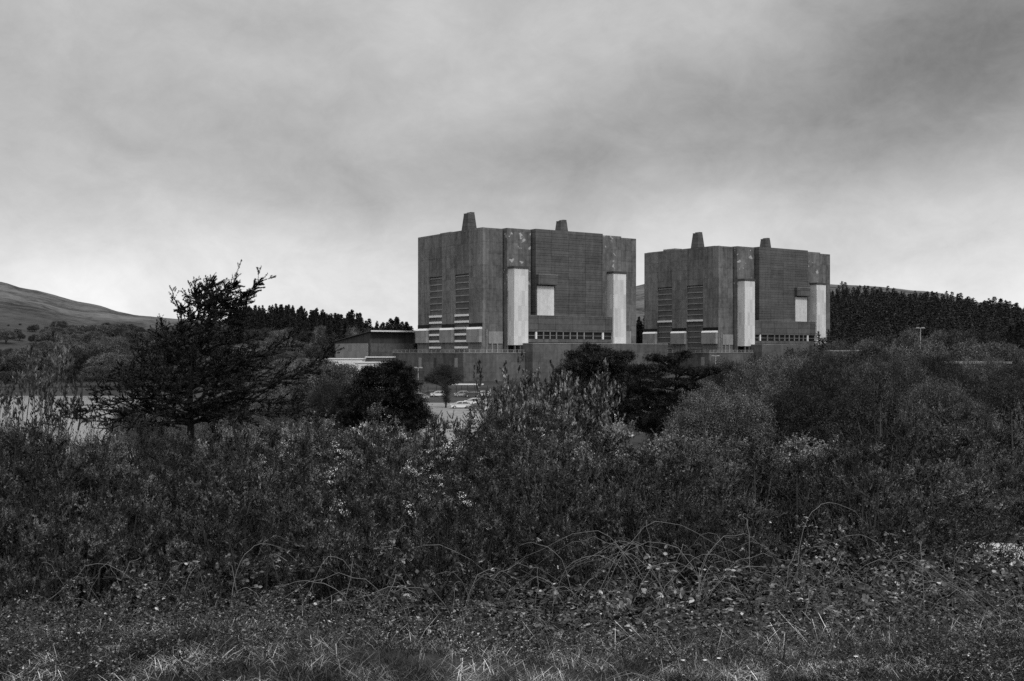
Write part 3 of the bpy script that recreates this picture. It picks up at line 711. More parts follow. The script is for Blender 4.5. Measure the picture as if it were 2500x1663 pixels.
def make_broad(seed, kind, h, wd, ncl, per, csz, Lf, Wf, mat='decid', low=.12):
    """domed broadleaf crown of leaf clumps carried by real limbs"""
    rng = np.random.default_rng(seed); st = MB(); lf = MB()
    k = ncl; v = unit(rng.normal(size=(k, 3))); v[:, 2] = np.abs(v[:, 2])*1.0 - .35*(rng.random(k) < .4); v = unit(v)
    lob = unit(rng.normal(size=(9, 3))*np.array([1,1,.7])+[0,0,.3]); amp = np.max(np.maximum(0, v@lob.T - .72)*1.3, axis=1)
    rr = (.62 + .30*rng.random(k)**.5 + amp*1.0)
    c = np.stack([v[:, 0]*rr*wd/2, v[:, 1]*rr*wd/2, h*(low+.38) + v[:, 2]*rr*h*(.60-low*.5)], 1); c[:, 2] *= h/np.quantile(c[:, 2], .995)
    c[:, 2] = np.maximum(c[:, 2], h*.06)
    # limbs
    nl = 9; a = np.linspace(0, 2*pi, nl, endpoint=False)+rng.normal(size=nl)*.3
    base = np.array([0,0,-.3]); fork = np.stack([np.cos(a)*wd*.03, np.sin(a)*wd*.03, np.full(nl, h*.16)], 1)
    mid = np.stack([np.cos(a)*wd*.17, np.sin(a)*wd*.17, h*rng.uniform(.36, .55, nl)], 1)
    P = np.stack([np.repeat(base[None], nl, 0), fork, mid], 1); r0 = h*.016
    polysticks(st, P, np.tile([r0, r0*.8, r0*.5], (nl, 1)), 6)
    ang = np.arctan2(c[:, 1], c[:, 0]); j = np.argmin(np.abs((ang[:, None]-a[None]+pi) % (2*pi)-pi), axis=1)
    m2 = (mid[j]+c)/2 + rng.normal(size=c.shape)*h*.02 - [0,0,h*.03]
    sticks(st, mid[j], m2, np.full(k, r0*.3), np.full(k, r0*.16)); sticks(st, m2, c, np.full(k, r0*.16), np.full(k, r0*.06))
    n = k*per; cc = np.repeat(c, per, 0); off = rng.normal(size=(n, 3))*csz*np.array([1,1,.75])
    leaves(lf, cc+off, unit(off+rng.normal(size=(n, 3))*csz+[0,0,csz*.4]), Lf*rng.uniform(.6, 1.3, n), Wf*rng.uniform(.7, 1.3, n), rng, .15)
    h = float(np.quantile(np.concatenate(lf.V)[:, 2], .997))
    proto(kind, 'broadleaf_tree', 'tree', [('trunk', st.mesh('tree_trunk', 'bark')), ('crown', lf.mesh('tree_crown', mat))], h)
for s_ in range(4): make_broad(100+s_, 'thick', 9, 10.5, 620, 95, .42, .17, .085, ('decid', 'decid2', 'decid', 'decid2')[s_])
for s_ in range(4): make_broad(110+s_, 'far', 11, 10, 330, 62, .58, .36, .2, ('farleaf', 'farleaf2', 'farleaf', 'farleaf')[s_])
make_broad(120, 'round', 9, 8, 420, 90, .42, .2, .12, 'spruce', .3)

def make_spruce(seed, kind, h, whorls, nb, nl, Lf, Wf, R0=.17):
    rng = np.random.default_rng(seed); st = MB(); lf = MB()
    MBt = np.array([[[0,0,-.5],[rng.normal()*.05,rng.normal()*.05,h*.5],[0,0,h]]]); polysticks(st, MBt, np.array([[h*.012, h*.008, .02]]), 5)
    n = whorls*nb; t = np.repeat(np.linspace(.12, .985, whorls), nb) + rng.normal(size=n)*.01; a = rng.uniform(0, 2*pi, n)
    L = h*R0*(1-t)**.8*rng.uniform(.6, 1.2, n)+.15
    p0 = np.stack([np.zeros(n), np.zeros(n), t*h], 1); d = unit(np.stack([np.cos(a), np.sin(a), .15-.5*(1-t)+rng.normal(size=n)*.12], 1))
    P = np.stack([p0, p0+d*L[:, None]*.55, p0+d*L[:, None]+[0,0,.12]], 1); Rr = np.tile([.03, .02, .01], (n, 1))
    if nl > 3: polysticks(st, P, Rr)
    i = np.repeat(np.arange(n), nl); tt = rng.uniform(.15, .999, n*nl); p, tan, r = poly_at(P, Rr, i, tt)
    sd = rng.normal(size=(n*nl, 3))*np.array([1,1,.5]); leaves(lf, p, unit(tan+sd*.6-[0,0,.25]), Lf*rng.uniform(.6, 1.3, n*nl)*(1.1-t[i]*.5), Wf, rng, .3)
    leaves(lf, np.array([[0,0,h-.5]]*3), np.array([[0,0,1.],[.1,0,1],[0,.1,1]]), .9, .12, rng)
    if kind == 'bulk': return lf
    proto(kind, 'spruce_tree', 'conifer', [('trunk', st.mesh('spruce_trunk', 'bark')), ('crown', lf.mesh('spruce_crown', 'spruce'))], h)
for s_ in range(4): make_spruce(130+s_, 'spruce', 17, 30, 8, 10, .9, .3, .2)

# ---------------------------------------------------------------- label helpers
LAND = [(0,'at the left edge'),(130,'below the lake'),(330,'left below the larch'),(520,'right below the larch'),(720,'below the white hut'),
        (880,'below the shaggy pine'),(1040,'below the parked cars'),(1200,'left below the downy shrubs'),(1330,'right below the downy shrubs'),(1470,'below the black pine'),
        (1640,'below the farther podium'),(1800,'below the farther reactor'),(1960,'right of the farther reactor'),(2120,'below the plantation'),(2250,'below the lamp post'),(2380,'near the right edge')]
def where(px):
    r = LAND[0][1]
    for a, s in LAND:
        if px >= a: r = s
    return r
def top_h(x, y, py): return EYE + (HOR-py)/F*y - gz(x, y)
def pl(px, pts):
    return float(np.interp(px, [p[0] for p in pts], [p[1] for p in pts]))

# ---------------------------------------------------------------- near bank, row after row
ROWN = [ # Y, step in px, tops polyline, row words
 (5.8, 300, [(0,1620),(700,1655),(2500,1700)], 'at the bottom edge'),
 (6.5, 250, [(0,1550),(500,1570),(900,1610),(1600,1600),(2500,1620)], 'at the very front'),
 (7.3, 215, [(0,1490),(600,1505),(900,1545),(1500,1530),(2500,1560)], 'in the front row'),
 (8.4, 195, [(0,1430),(600,1445),(900,1470),(1500,1455),(2500,1490)], 'in the second row'),
 (9.7, 200, [(0,1390),(600,1405),(900,1420),(1500,1400),(2500,1450)], 'in the third row'),
 (11.2,190, [(0,1310),(600,1330),(1200,1350),(1500,1330),(2500,1390)], 'in the fourth row'),
 (13.3,180, [(0,1225),(800,1235),(1300,1280),(1600,1290),(2000,1320),(2500,1350)], 'in the fifth row'),
 (16.0,170, [(0,1160),(800,1155),(1250,1180),(1600,1225),(2000,1270),(2500,1350)], 'in the sixth row'),
 (20.0,195, [(0,1115),(200,1125),(600,1100),(1250,1110),(1600,1140),(1900,1160),(2300,1180)], 'in the seventh row'),
 (25.0,215, [(0,1080),(250,1085),(600,1062),(1000,1055),(1250,1060),(1700,1085),(2000,1105),(2500,1120)], 'in the eighth row'),
 (31.0,185, [(0,1066),(260,1078),(400,1045),(900,1035),(1000,1012),(1250,1015),(1350,1035),(1700,1050),(2000,1070),(2500,1060)], 'in the back row'),
]
seen = {}
used_labels = {}
def uniq(base, group):
    k = used_labels.get(base, 0); used_labels[base] = k+1
    return base
for ri, (Y, step, tops, words) in enumerate(ROWN):
    px = -200 + PR.uniform(0, step*.4)
    while px < 2950:
        y = Y*(1+PR.uniform(-.055, .055)); x = (px-1250)/F*y
        left_limit = [0, 0, 0, 0, 500, 1150, 1500, 1500, 1400, 1330, 1300][ri]
        if px > 2290 and ri >= 8: px += step; continue
        if ri <= 1 and px > 900 and PR.random() < .35: px += step; continue
        if px < left_limit + PR.uniform(-150, 150) and ri >= 4:
            kind = 'gorse_fl' if (650 < px < 1350 and ri >= 6 and PR.random() < .6) or PR.random() < .10 else 'gorse'
        elif ri <= 6: kind = 'bramble'
        elif ri == 7: kind = 'bramble' if px > 1850 else ('willow' if PR.random() < .7 else 'gorse')
        else: kind = 'willow' if PR.random() < .88 else 'gorse'
        h = max(top_h(x, y, pl(px, tops) + PR.uniform(-45, 45)*(1.3 if ri < 8 else .7)), .33)
        wid = step/F*y                                   # spacing on the ground
        if kind == 'bramble':
            h = min(h, 1.7); ws = min(max(wid*.95/(h*1.9), .85), 1.5)
            lab = 'leafy bramble patch ' + words + ' ' + where(px); grp = 'bramble patches along the front of the bank'
        elif kind == 'willow':
            ws = min(max(wid*1.55/(h*.95), .7), 1.5); lab = 'fine leaved willow shrub ' + words + ' ' + where(px); grp = 'willow shrubs on the bank'
        else:
            ws = min(max(wid*1.4/(h*1.0), .75), 1.5)
            lab = ('gorse bush with pale flowers ' if kind == 'gorse_fl' else 'dark spiny gorse bush ') + words + ' ' + where(px); grp = 'gorse bushes on the bank'
        place(kind, x, y, gz(x, y) - .04, PR.uniform(0, 6.28), h, ws, lab, grp)
        px += step*PR.uniform(.75, 1.15)
CN = [(px_+PR.uniform(-50,50), Y_*PR.uniform(.95,1.05), py_+PR.uniform(-35,35)) for (a_, b_, n_, Y_, py_) in ((1400,2080,7,11.4,1325),(1500,2050,5,10.0,1400),(1650,1980,3,12.4,1290),(900,1350,6,10.2,1400),(60,560,4,9.8,1380),(2080,2480,4,11.8,1385),(640,900,4,11.4,1330),(1000,1400,3,8.8,1460)) for px_ in np.linspace(a_, b_, n_)]
for i, (px, Y, py) in enumerate(CN):
    x = (px-1250)/F*Y
    place('canes', x, Y, gz(x, Y), i*1.3, min(top_h(x, Y, py), 2.3), .8, 'pale arching dead canes ' + ('near the camera ' if Y < 10.6 else 'among the leaves ') + where(px), 'dead bramble canes')

# ---------------------------------------------------------------- thicket behind the bank
def row(kind, Y, px0, px1, step, tops, label, group, wk=1.0, jy=.08, jt=20, hmin=1.2):
    px = px0
    while px <= px1:
        y = Y*(1+PR.uniform(-jy, jy)); x = (px-1250)/F*y
        h = max(top_h(x, y, pl(px, tops)+PR.uniform(-jt, jt)), hmin)
        hp = PROTO[kind][0][3]; natural = h*({'thick':1.17,'far':.91,'willow':.9,'tallwillow':.75,'pale':.9,'spruce':.33}.get(kind, 1))
        ws = step/F*y*1.6/natural*wk
        ws = min(max(ws, .55), 2.0 if Y < 380 else 1.35)
        place(kind, x, y, gz(x, y)-.1, PR.uniform(0, 6.28), h, ws, label + ' ' + where(px), group)
        px += step*PR.uniform(.75, 1.2)
row('willow', 36, -60, 270, 75, [(-60,1010),(60,1035),(270,1062)], 'low dark willow below the lake', 'low willows below the lake', .9, .05, 12)
row('gorse', 35, 2290, 2700, 60, [(2230,1262),(2700,1275)], 'low gorse behind the pale track', 'low gorse behind the pale track', 1.3, .03, 8, .5)
row('willow', 40, 2300, 2700, 80, [(2230,1200),(2700,1190)], 'low willow behind the pale track', 'low willows behind the pale track', 1.0, .03, 10)
row('willow', 43, 2300, 2700, 70, [(2230,1120),(2700,1110)], 'dense shrub behind the pale track', 'shrubs behind the pale track', 1.0, .04, 10)
row('tallwillow', 60, 2230, 2700, 75, [(2230,985),(2330,1010),(2400,990),(2500,1010)], 'willow standing behind the pale track', 'willows behind the pale track', .9, .05)
row('willow', 40, 1360, 2300, 165, [(1330,1045),(1500,1035),(1700,1050),(1850,1070),(2000,1030),(2100,1000),(2230,985),(2330,1010),(2400,990),(2500,1010)], 'upright willow behind the back row,', 'willows behind the bank', .95, .08, 34)
row('willow', 52, 1930, 2700, 165, [(1900,1080),(2000,1040),(2090,990),(2225,958),(2330,995),(2400,985),(2500,1000)], 'tall pale willow crown over the bank,', 'tall willows at right', 1.0, .05, 10)
row('thick', 75, 1760, 2640, 175, [(1500,1040),(1600,1010),(1700,985),(1800,950),(1950,935),(2200,925),(2500,930)], 'rounded tree in the near thicket,', 'near thicket trees', .85)
row('thick', 105, 1700, 2640, 150, [(1600,960),(1700,925),(1780,900),(1900,890),(2100,885),(2200,882),(2350,900),(2500,905)], 'rounded tree in the middle thicket,', 'middle thicket trees', .85)
row('thick', 150, 1680, 2620, 120, [(1680,925),(1780,890),(1850,872),(1950,868),(2100,866),(2200,862),(2300,872),(2500,888)], 'rounded tree in the rear thicket,', 'back thicket trees', .85, .07, 10)
row('far', 215, 1870, 2600, 85, [(1860,866),(2000,862),(2100,845),(2200,838),(2300,838),(2400,842),(2460,852),(2500,868)], 'pale domed tree behind the thicket', 'domed trees behind the thicket', .9, .06, 10)
row('far', 370, 2040, 2600, 62, [(2030,850),(2065,806),(2110,828),(2160,812),(2215,808),(2260,815),(2320,800),(2370,800),(2420,815),(2460,838),(2500,862)], 'small domed tree under the plantation,', 'domed trees at the foot of the plantation', .8, .05, 8)
# centre: scrub in front of the white buildings and beside the car park
row('willow', 44, 230, 1380, 95, [(230,1085),(400,1050),(1000,1045),(1380,1030)], 'dark willow just behind the gorse', 'willows just behind the gorse', 1.0, .05, 8)
row('thick', 100, 330, 1000, 85, [(330,1000),(500,985),(700,960),(780,950),(860,975),(930,1010),(1000,1030)], 'dusky scrub tree behind the larch', 'scrub trees behind the larch', .9)
row('thick', 95, 700, 930, 95, [(700,960),(780,940),(860,960),(930,1000)], 'dusky tree beside the shaggy pine,', 'scrub trees in front of the white buildings', .9)
row('far', 300, 690, 860, 60, [(690,880),(780,868),(860,893)], 'pale domed tree close to the white hut', 'domed trees by the white hut', .9, .03, 6)
row('far', 180, 650, 900, 80, [(650,900),(740,885),(800,890),(880,935)], 'domed tree between larch and pine', 'domed trees between larch and pine', .9, .05, 8)
row('willow', 60, 560, 1000, 110, [(560,1040),(800,1010),(900,1030),(1000,1040)], 'dark willow behind the gorse', 'willows behind the gorse', 1.0, .05, 8)
row('thick', 120, 1255, 1420, 80, [(1190,960),(1240,930),(1420,930)], 'dense scrub tree right of the parked cars', 'scrub trees right of the parked cars', .9)
row('willow', 60, 1235, 1400, 80, [(1170,1025),(1250,985),(1400,985)], 'leafy willow right of the parked cars', 'willows right of the parked cars', 1.0, .05, 8)
for i, (px, py, Y, lab) in enumerate([(1240,900,62,'downy pale leaved shrub, leftmost and tallest of the pale clump'),(1290,925,58,'downy pale leaved shrub in the middle of the pale clump'),
        (1390,905,66,'downy pale leaved shrub with tall shoots in front of the black pine'),(1345,945,52,'low downy pale shrub at the foot of the pale clump'),(1450,935,55,'downy pale leaved shrub right of the pale clump'),
        (10,842,46,'tall leafy shrub at the left edge standing in front of the lake'),(85,872,50,'shorter leafy shrub over the left end of the lake')]):
    x = (px-1250)/F*Y; h = top_h(x, Y, py)
    place('pale' if i < 5 else 'paletop', x, Y, gz(x, Y), i*1.7, h, (.5, .65, .75, .65, .6)[i] if i < 5 else .6, lab, 'downy pale leaved shrubs')
for i, (px, py, Y) in enumerate([(110,1005,38),(200,1040,40),(-20,1010,36),(60,1050,34),(2375,1275,21),(2430,1262,23),(2490,1275,19)]):
    x = (px-1250)/F*Y
    place('sapling', x, Y, gz(x, Y), i, top_h(x, Y, py), .8 if i < 4 else 1.2, ['bare sapling standing against the lake','leaning bare sapling right of the lake','bare sapling at the very left edge','low twiggy sapling in front of the lake','twiggy thorn bush in front of the pale track, left','twiggy thorn bush in the middle of the pale track','twiggy thorn bush at the right edge over the pale track'][i], 'bare saplings by the lake' if i < 4 else 'thorn bushes before the pale track')
# far shore and hillside woods on the left
row('far', 385, -60, 700, 78, [(-60,905),(100,900),(300,880),(500,880),(700,870)], 'domed tree on the far shore of the lake', 'trees on the far shore', .9, .02, 12)
row('far', 430, -60, 760, 56, [(-60,870),(100,865),(230,858),(320,862),(500,850),(700,845)], 'domed tree behind the shore trees', 'trees behind the far shore', .9, .03, 10)
row('far', 500, -60, 760, 44, [(-60,845),(150,838),(250,832),(420,838),(700,825)], 'round tree on the lower hillside', 'trees on the lower hillside', .9, .04, 10)
row('far', 590, -60, 1010, 36, [(-60,815),(200,812),(420,812),(600,800),(850,808),(1010,812)], 'small tree on the middle hillside', 'trees on the middle hillside', .9, .05, 10)
row('far', 640, -60, 560, 32, [(-60,806),(150,799),(250,803),(420,806),(560,800)], 'little tree near the top of the wood', 'trees near the top of the wood', .9, .04, 10)
row('far', 690, -60, 560, 30, [(-60,795),(150,788),(250,793),(420,800),(560,790)], 'tiny tree at the top of the wood', 'trees at the top of the wood', .9, .05, 8)

# ---------------------------------------------------------------- conifer plantations
sp = []
rg = np.random.default_rng(9)
def scat(n, u0, u1, y0, y1, hfun, tagname, keep=None):
    out = []
    tries = 0
    while len(out) < n and tries < n*30:
        tries += 1
        u = rg.uniform(u0, u1); y = math.sqrt(rg.uniform(y0*y0, y1*y1)); x = (u-1250)/F*y
        if keep and not keep(u, y): continue
        if any((x-a)**2+(y-b)**2 < 9 for a, b, *_ in out[-400:]): continue
        out.append((x, y, hfun(u, y)*(rg.uniform(.6, 1.12)*(1.22 if rg.random() < .12 else 1) if tagname == 'R' else rg.uniform(.82, 1.1)), u, tagname))
    return out
right = scat(1250, 1990, 2700, 430, 930, lambda u, y: 15.5, 'R', lambda u, y: y > 500 - (u-2020)*.16)
left = scat(230, 560, 850, 640, 790, lambda u, y: 15.5, 'L')
mid = scat(95, 800, 1030, 560, 640, lambda u, y: 19.5*(1+.10*sin(u*.06)), 'M')
gap = scat(20, 1545, 1590, 575, 720, lambda u, y: 17, 'G')
allc = right+left+mid+gap
allc.sort(key=lambda q: (q[1] if q[4] == 'R' else q[1]*.66 if q[4] == 'L' else 0))
words = {'R':'dark spruce in the front ranks of the plantation','L':'dark spruce in the skyline stand','M':'spruce on the low ridge','G':'dark spruce seen in the gap between the two reactor blocks'}
groups = {'R':'plantation spruces on the right hillside','L':'spruces on the skyline behind the larch','M':'spruces on the low ridge left of the nearer reactor','G':'spruces between the reactor blocks'}
n_ind = 0; bulk = []
for q in allc:
    x, y, h, u, g = q
    if n_ind < 290: 
        pos = {'R': [(2090,'beside the farther reactor'),(2180,'left of the lamp post'),(2250,'just left of the lamp post'),(2330,'just right of the lamp post'),(2420,'toward the right edge'),(9999,'at the right edge')],
            'L': [(620,'behind the larch'),(680,'just right of the larch'),(740,'in the middle of the stand'),(800,'above the white hut'),(9999,'at the low right end')],
            'M': [(900,'above the sloping hall roof'),(960,'above the flat hall eaves'),(9999,'against the nearer reactor')], 'G': [(9999,'')]}[g]
        ht = 'tall ' if h > 16.5 else 'short ' if h < 12.5 else ''
        place('spruce', x, y, gz(x, y)-.3, rg.uniform(0, 6.28), h, rg.uniform(.95, 1.25), (ht + words[g] + ' ' + next(b_ for a_, b_ in pos if u < a_)).strip(), groups[g]); n_ind += 1
    else: bulk.append(q)
bl = [make_spruce(150+i, 'bulk', 16, 17, 7, 4, 1.5, .5) for i in range(3)]
bv = [np.concatenate(b.V) for b in bl]; bf = [np.concatenate([f for f in b.F if f.shape[1] == 4]) for b in bl]
big = MB()
for x, y, h, u, g in bulk:
    k = rg.integers(3); a = rg.uniform(0, 6.28); s = h/16; c, s_ = cos(a), sin(a)
    V = bv[k]*[s*1.15, s*1.15, s]; V = np.stack([V[:, 0]*c-V[:, 1]*s_+x, V[:, 0]*s_+V[:, 1]*c+y, V[:, 2]+gz(x, y)-.3], 1); big.add(V, bf[k])
tag(big.build('spruce_wood', 'spruce'), 'dense dark spruce plantation covering the right hillside, its rear ranks', 'wood', None, 'stuff')

# ---------------------------------------------------------------- the big wind shaped larch
def skel(pts, Y, dy=0.0):
    return np.array([W(p[0], p[1], Y+dy*i/(len(pts)-1)+(p[2] if len(p) > 2 else 0)) for i, p in enumerate(pts)])
def resample(P, k):
    d = np.concatenate([[0], np.cumsum(np.linalg.norm(np.diff(P, axis=0), axis=1))]); t = np.linspace(0, d[-1], k)
    return np.stack([np.interp(t, d, P[:, j]) for j in range(3)], 1)
def make_larch():
    rng = np.random.default_rng(200); Y = 45.0; bx, by = (468-1250)/F*Y, Y; bz = gz(bx, by); org = np.array([bx, by, bz])
    limbs = [ # (points, depth drift, radius)
     ([(465,1130),(466,1045),(463,951),(478,845),(500,758)],0,.17),
     ([(500,758),(497,716),(506,705),(516,684)],.3,.05), ([(478,845),(505,800),(547,733),(560,708),(582,690)],-.5,.07),
     ([(500,800),(560,790),(596,754),(608,732),(620,710),(632,686)],.6,.06), ([(484,800),(455,770),(442,756),(438,752)],.3,.05),
     ([(500,758),(482,730),(470,720),(478,708)],-.4,.04), ([(505,790),(545,760),(575,742),(592,722)],1.0,.04), ([(510,770),(530,720),(542,708),(548,694)],.8,.035),
     ([(463,951),(530,915),(596,880),(684,845),(740,805)],-2.5,.07), ([(466,990),(560,965),(649,951),(747,891),(805,868)],-1.0,.07),
     ([(466,1010),(596,975),(719,979),(772,1030)],-2.0,.07), ([(475,900),(570,885),(666,866),(722,828)],2.0,.06), ([(466,1030),(560,1010),(660,1015),(740,1010)],-3.0,.06),
     ([(470,940),(600,930),(700,915),(790,905)],2.5,.06), ([(480,860),(560,840),(640,820),(700,790)],2.8,.05),
     ([(466,990),(400,965),(351,972),(245,961)],-1.5,.06), ([(465,1030),(390,1005),(316,1003),(217,1000),(156,1012)],-1.0,.07), ([(465,1015),(380,985),(300,985),(200,990)],.8,.06), ([(465,1025),(390,1010),(290,1010),(180,1022)],2.2,.06), ([(465,1035),(390,1030),(320,1035),(230,1045)],-2.0,.06), ([(465,1000),(400,975),(330,955),(260,950)],.4,.05), ([(465,1040),(380,1030),(290,1025),(200,1030)],1.5,.06),
     ([(472,910),(440,870),(421,828),(398,800)],1.0,.05), ([(466,940),(400,915),(351,891),(347,873)],-2.0,.05), ([(465,970),(380,950),(298,933),(228,915)],2.0,.05),
     ([(480,870),(438,838),(390,850),(351,856)],1.5,.05), ([(466,960),(420,930),(360,925),(300,905)],-3.0,.05), ([(470,900),(430,880),(380,840),(350,835)],3.0,.045),
     ([(466,1000),(480,980),(520,950),(560,930)],-4.5,.05), ([(466,1000),(450,980),(420,950),(400,930)],-4.5,.05), ([(470,930),(500,900),(540,870),(590,860)],-3.5,.05),
     ([(470,900),(470,870),(500,820),(520,800)],-2.0,.05), ([(470,880),(450,850),(450,820),(470,780)],-1.5,.05), ([(466,1020),(500,1010),(540,1010),(600,1030)],-4.0,.05),
     ([(466,1020),(430,1010),(390,1010),(340,1035)],-4.0,.05), ([(470,950),(500,930),(530,915),(610,905)],4.0,.05), ([(470,950),(440,930),(410,910),(350,930)],4.0,.05)]
    for q in range(30):
        t_ = q/29; py_ = 1035-270*t_; px_ = 466+34*t_**1.5; a_ = q*2.4; L_ = (215*(1-t_)**.75+38)*rng.uniform(.7, 1.1)
        limbs.append(([(px_,py_),(px_+L_*.5*cos(a_),py_-10-22*rng.random()),(px_+L_*cos(a_)+12,py_-30-40*rng.random())], L_*sin(a_)/F*Y, .05-.02*t_))
    st = MB(); lf = MB(); k = 9
    P = np.stack([resample(skel(l[0], Y, l[1]), k) for l in limbs]) - org; P[1:, 1:-1] += rng.normal(size=P[1:, 1:-1].shape)*.06
    Rr = np.stack([np.linspace(1, .22, k)*l[2] for l in limbs]); polysticks(st, P, Rr, 6)
    Pb, Rb = P[1:], Rr[1:]
    # side branches sweep up and with the wind to the right, flattened into layers
    P2, R2 = sprout(rng, Pb, Rb, 800, 1.15, 44, .04, 6, .045, .05, 1., rk=.5, rmin=.01, flat=.85, wind=(.18,0,.06))
    P3, R3 = sprout(rng, P2, R2, 5200, .42, 38, .03, 4, .03, .05, 1., rk=.6, rmin=.006, flat=.85, wind=(.12,0,.04))
    Pt, Rt = sprout(rng, Pb, Rb, 900, .5, 50, .06, 4, .05, .1, 1., rk=.5, rmin=.006, flat=.3, wind=(.1,0,.05))
    Pl, Rl = sprout(rng, Pb[:7], Rb[:7], 170, .55, 58, .02, 6, .05, .15, .97, rk=.5, rmin=.008, flat=.5, wind=(.22,0,.05))
    for a, b in ((P2, R2), (P3, R3), (Pt, Rt), (Pl, Rl)): polysticks(st, a, b)
    # needle tufts: tight rosettes strung along each shoot
    for (A_, B_, n) in ((P3, R3, 46000), (P2, R2, 18000), (Pt, Rt, 15000), (Pb, Rb, 8000), (Pl, Rl, 9000), (Pb[:7], Rb[:7], 2500)):
        p, tan, r = on(rng, A_, B_, n, .08); m_ = 7
        q = np.repeat(p, m_, 0); tt = np.repeat(tan, m_, 0); d = unit(tt*.5+unit(rng.normal(size=q.shape)))
        leaves(lf, q, d, rng.uniform(.035, .065, len(q)), .022, rng, 0, True)
    t = thing('larch_tree', 'big dark wind shaped larch with several spiky leaders, left of the view', 'larch', tuple(org))
    st.build('trunk', 'bark', t); lf.build('crown', 'larch', t)
make_larch()

# ---------------------------------------------------------------- pines and the round crowned tree
def make_pine(seed, px0, pyb, Y, pads, label, name='pine_tree', mat='pine', dens=1.0, trunk_top=None):
    """pads: (px, py, half width px, half height px) foliage masses carried by limbs from one trunk"""
    rng = np.random.default_rng(seed); bx, by = (px0-1250)/F*Y, Y; org = np.array([bx, by, gz(bx, by)])
    st = MB(); lf = MB()
    topz = max(W(p[0], p[1], Y)[2] for p in pads) - org[2]; k = 8
    tt = np.linspace(0, 1, k); tx = W(trunk_top or px0, 0, Y)[0]-bx
    T = np.stack([tx*tt+rng.normal(size=k)*.08, rng.normal(size=k)*.08, -.4+(topz*.92+.4)*tt], 1)[None]; TR = np.linspace(.20, .05, k)[None]; polysticks(st, T, TR, 7)
    for (px, py, hw, hh) in pads:
        for rep in range(2):
            yy = Y+rng.uniform(-1, 1)*hw/F*Y*.45; c = np.array(W(px, py, yy))-org; hwm, hhm = hw/F*Y, hh/F*Y
            zt = max(.5, c[2]-abs(c[0])*.35-hhm); a, tn, _ = poly_at(T, TR, np.array([0]), np.array([min(.97, (zt+.4)/(topz*.92+.4))])); a = a[0]
            m1 = a*.5+c*.5+[0,0,-.1]; L = np.stack([a, m1, c])[None]; L = resample(L[0], 6)[None]; polysticks(st, L, np.linspace(.07, .025, 6)[None], 5)
            n = int(85*dens*max(hwm*max(hhm, .3), .35)) + 14
            v = unit(rng.normal(size=(n, 3)))*(rng.random((n, 1))**.4)*np.array([hwm, hwm*.8, hhm]); q = c+v
            j = rng.integers(2, 6, n); b = L[0][j]; md = (b+q)/2-[0,0,.06]
            sticks(st, b, md, np.full(n, .016), np.full(n, .011)); sticks(st, md, q, np.full(n, .011), np.full(n, .006))
            m_ = 34; qq = np.repeat(q, m_, 0)+rng.normal(size=(n*m_, 3))*np.array([.17,.17,.09]); d = unit(rng.normal(size=qq.shape)+[0,0,.6])
            leaves(lf, qq, d, rng.uniform(.09, .17, len(qq)), .045, rng, 0, True)
    t = thing(name, label, 'pine' if name == 'pine_tree' else 'tree', tuple(org)); st.build('trunk', 'bark', t); lf.build('crown', mat, t)
make_pine(301, 1440, 1040, 88, [(1460,868,50,20),(1420,885,45,22),(1500,880,42,22),(1395,915,48,26),(1455,915,60,26),(1515,915,48,28),(1370,945,40,22),(1430,955,60,28),(1490,955,60,30),(1540,945,40,26),
        (1400,985,50,25),(1470,1000,60,30),(1530,1000,50,30),(1350,975,30,22),(1530,868,16,10),(1440,850,28,10),(1400,868,18,10)], 'broad black pine with a rounded top in front of the reactor podium')
make_pine(302, 1620, 1060, 84, [(1668,866,18,6),(1640,878,32,6),(1600,874,22,6),(1612,898,46,7),(1668,904,48,7),(1706,911,36,5),(1740,905,16,4),(1585,915,40,9),(1600,938,50,8),(1655,932,50,7),(1690,944,30,6),
        (1600,965,45,11),(1655,968,40,9),(1560,950,30,14),(1555,900,26,10),(1560,985,34,14),(1640,1000,55,12),(1600,1018,46,14),(1680,1015,34,10),(1650,1038,52,12),(1590,1045,50,12),(1555,1025,36,16),(1615,985,40,9)], 'black pine with flat spreading boughs reaching right', trunk_top=1650)
make_pine(303, 945, 1060, 72, [(960,893,26,12),(935,905,30,14),(985,910,26,14),(900,925,38,16),(950,930,40,18),(1000,940,28,18),(880,950,40,18),(925,965,50,20),(975,975,42,20),(1010,975,24,14),(870,985,42,18),
        (920,1005,52,20),(980,1010,36,18),(900,1035,60,18),(960,1040,42,18),(850,1020,36,16),(1020,1000,34,16),(1000,1035,50,18),(1035,1020,26,14),(845,985,30,12),(905,905,20,8)], 'dark shaggy pine left of the parked cars')
make_pine(304, 1089, 993, 238, [(1085,895,18,8),(1070,905,22,10),(1102,903,24,10),(1055,918,20,10),(1085,918,28,12),(1115,918,22,10),(1062,930,26,9),(1100,932,30,9),(1040,925,10,6),(1088,955,13,20),(1090,975,12,12)],
        'round crowned dark tree with an ivy clad trunk beside the parked cars', 'round_tree', 'spruce', .33)
make_pine(305, 188, 935, 200, [(205,872,13,6),(195,882,14,7),(190,895,14,7),(183,908,14,7),(177,920,13,7),(170,930,12,6)], 'small dark leaning conifer on the far side of the lake', 'pine_tree', 'pine', .5, 208)

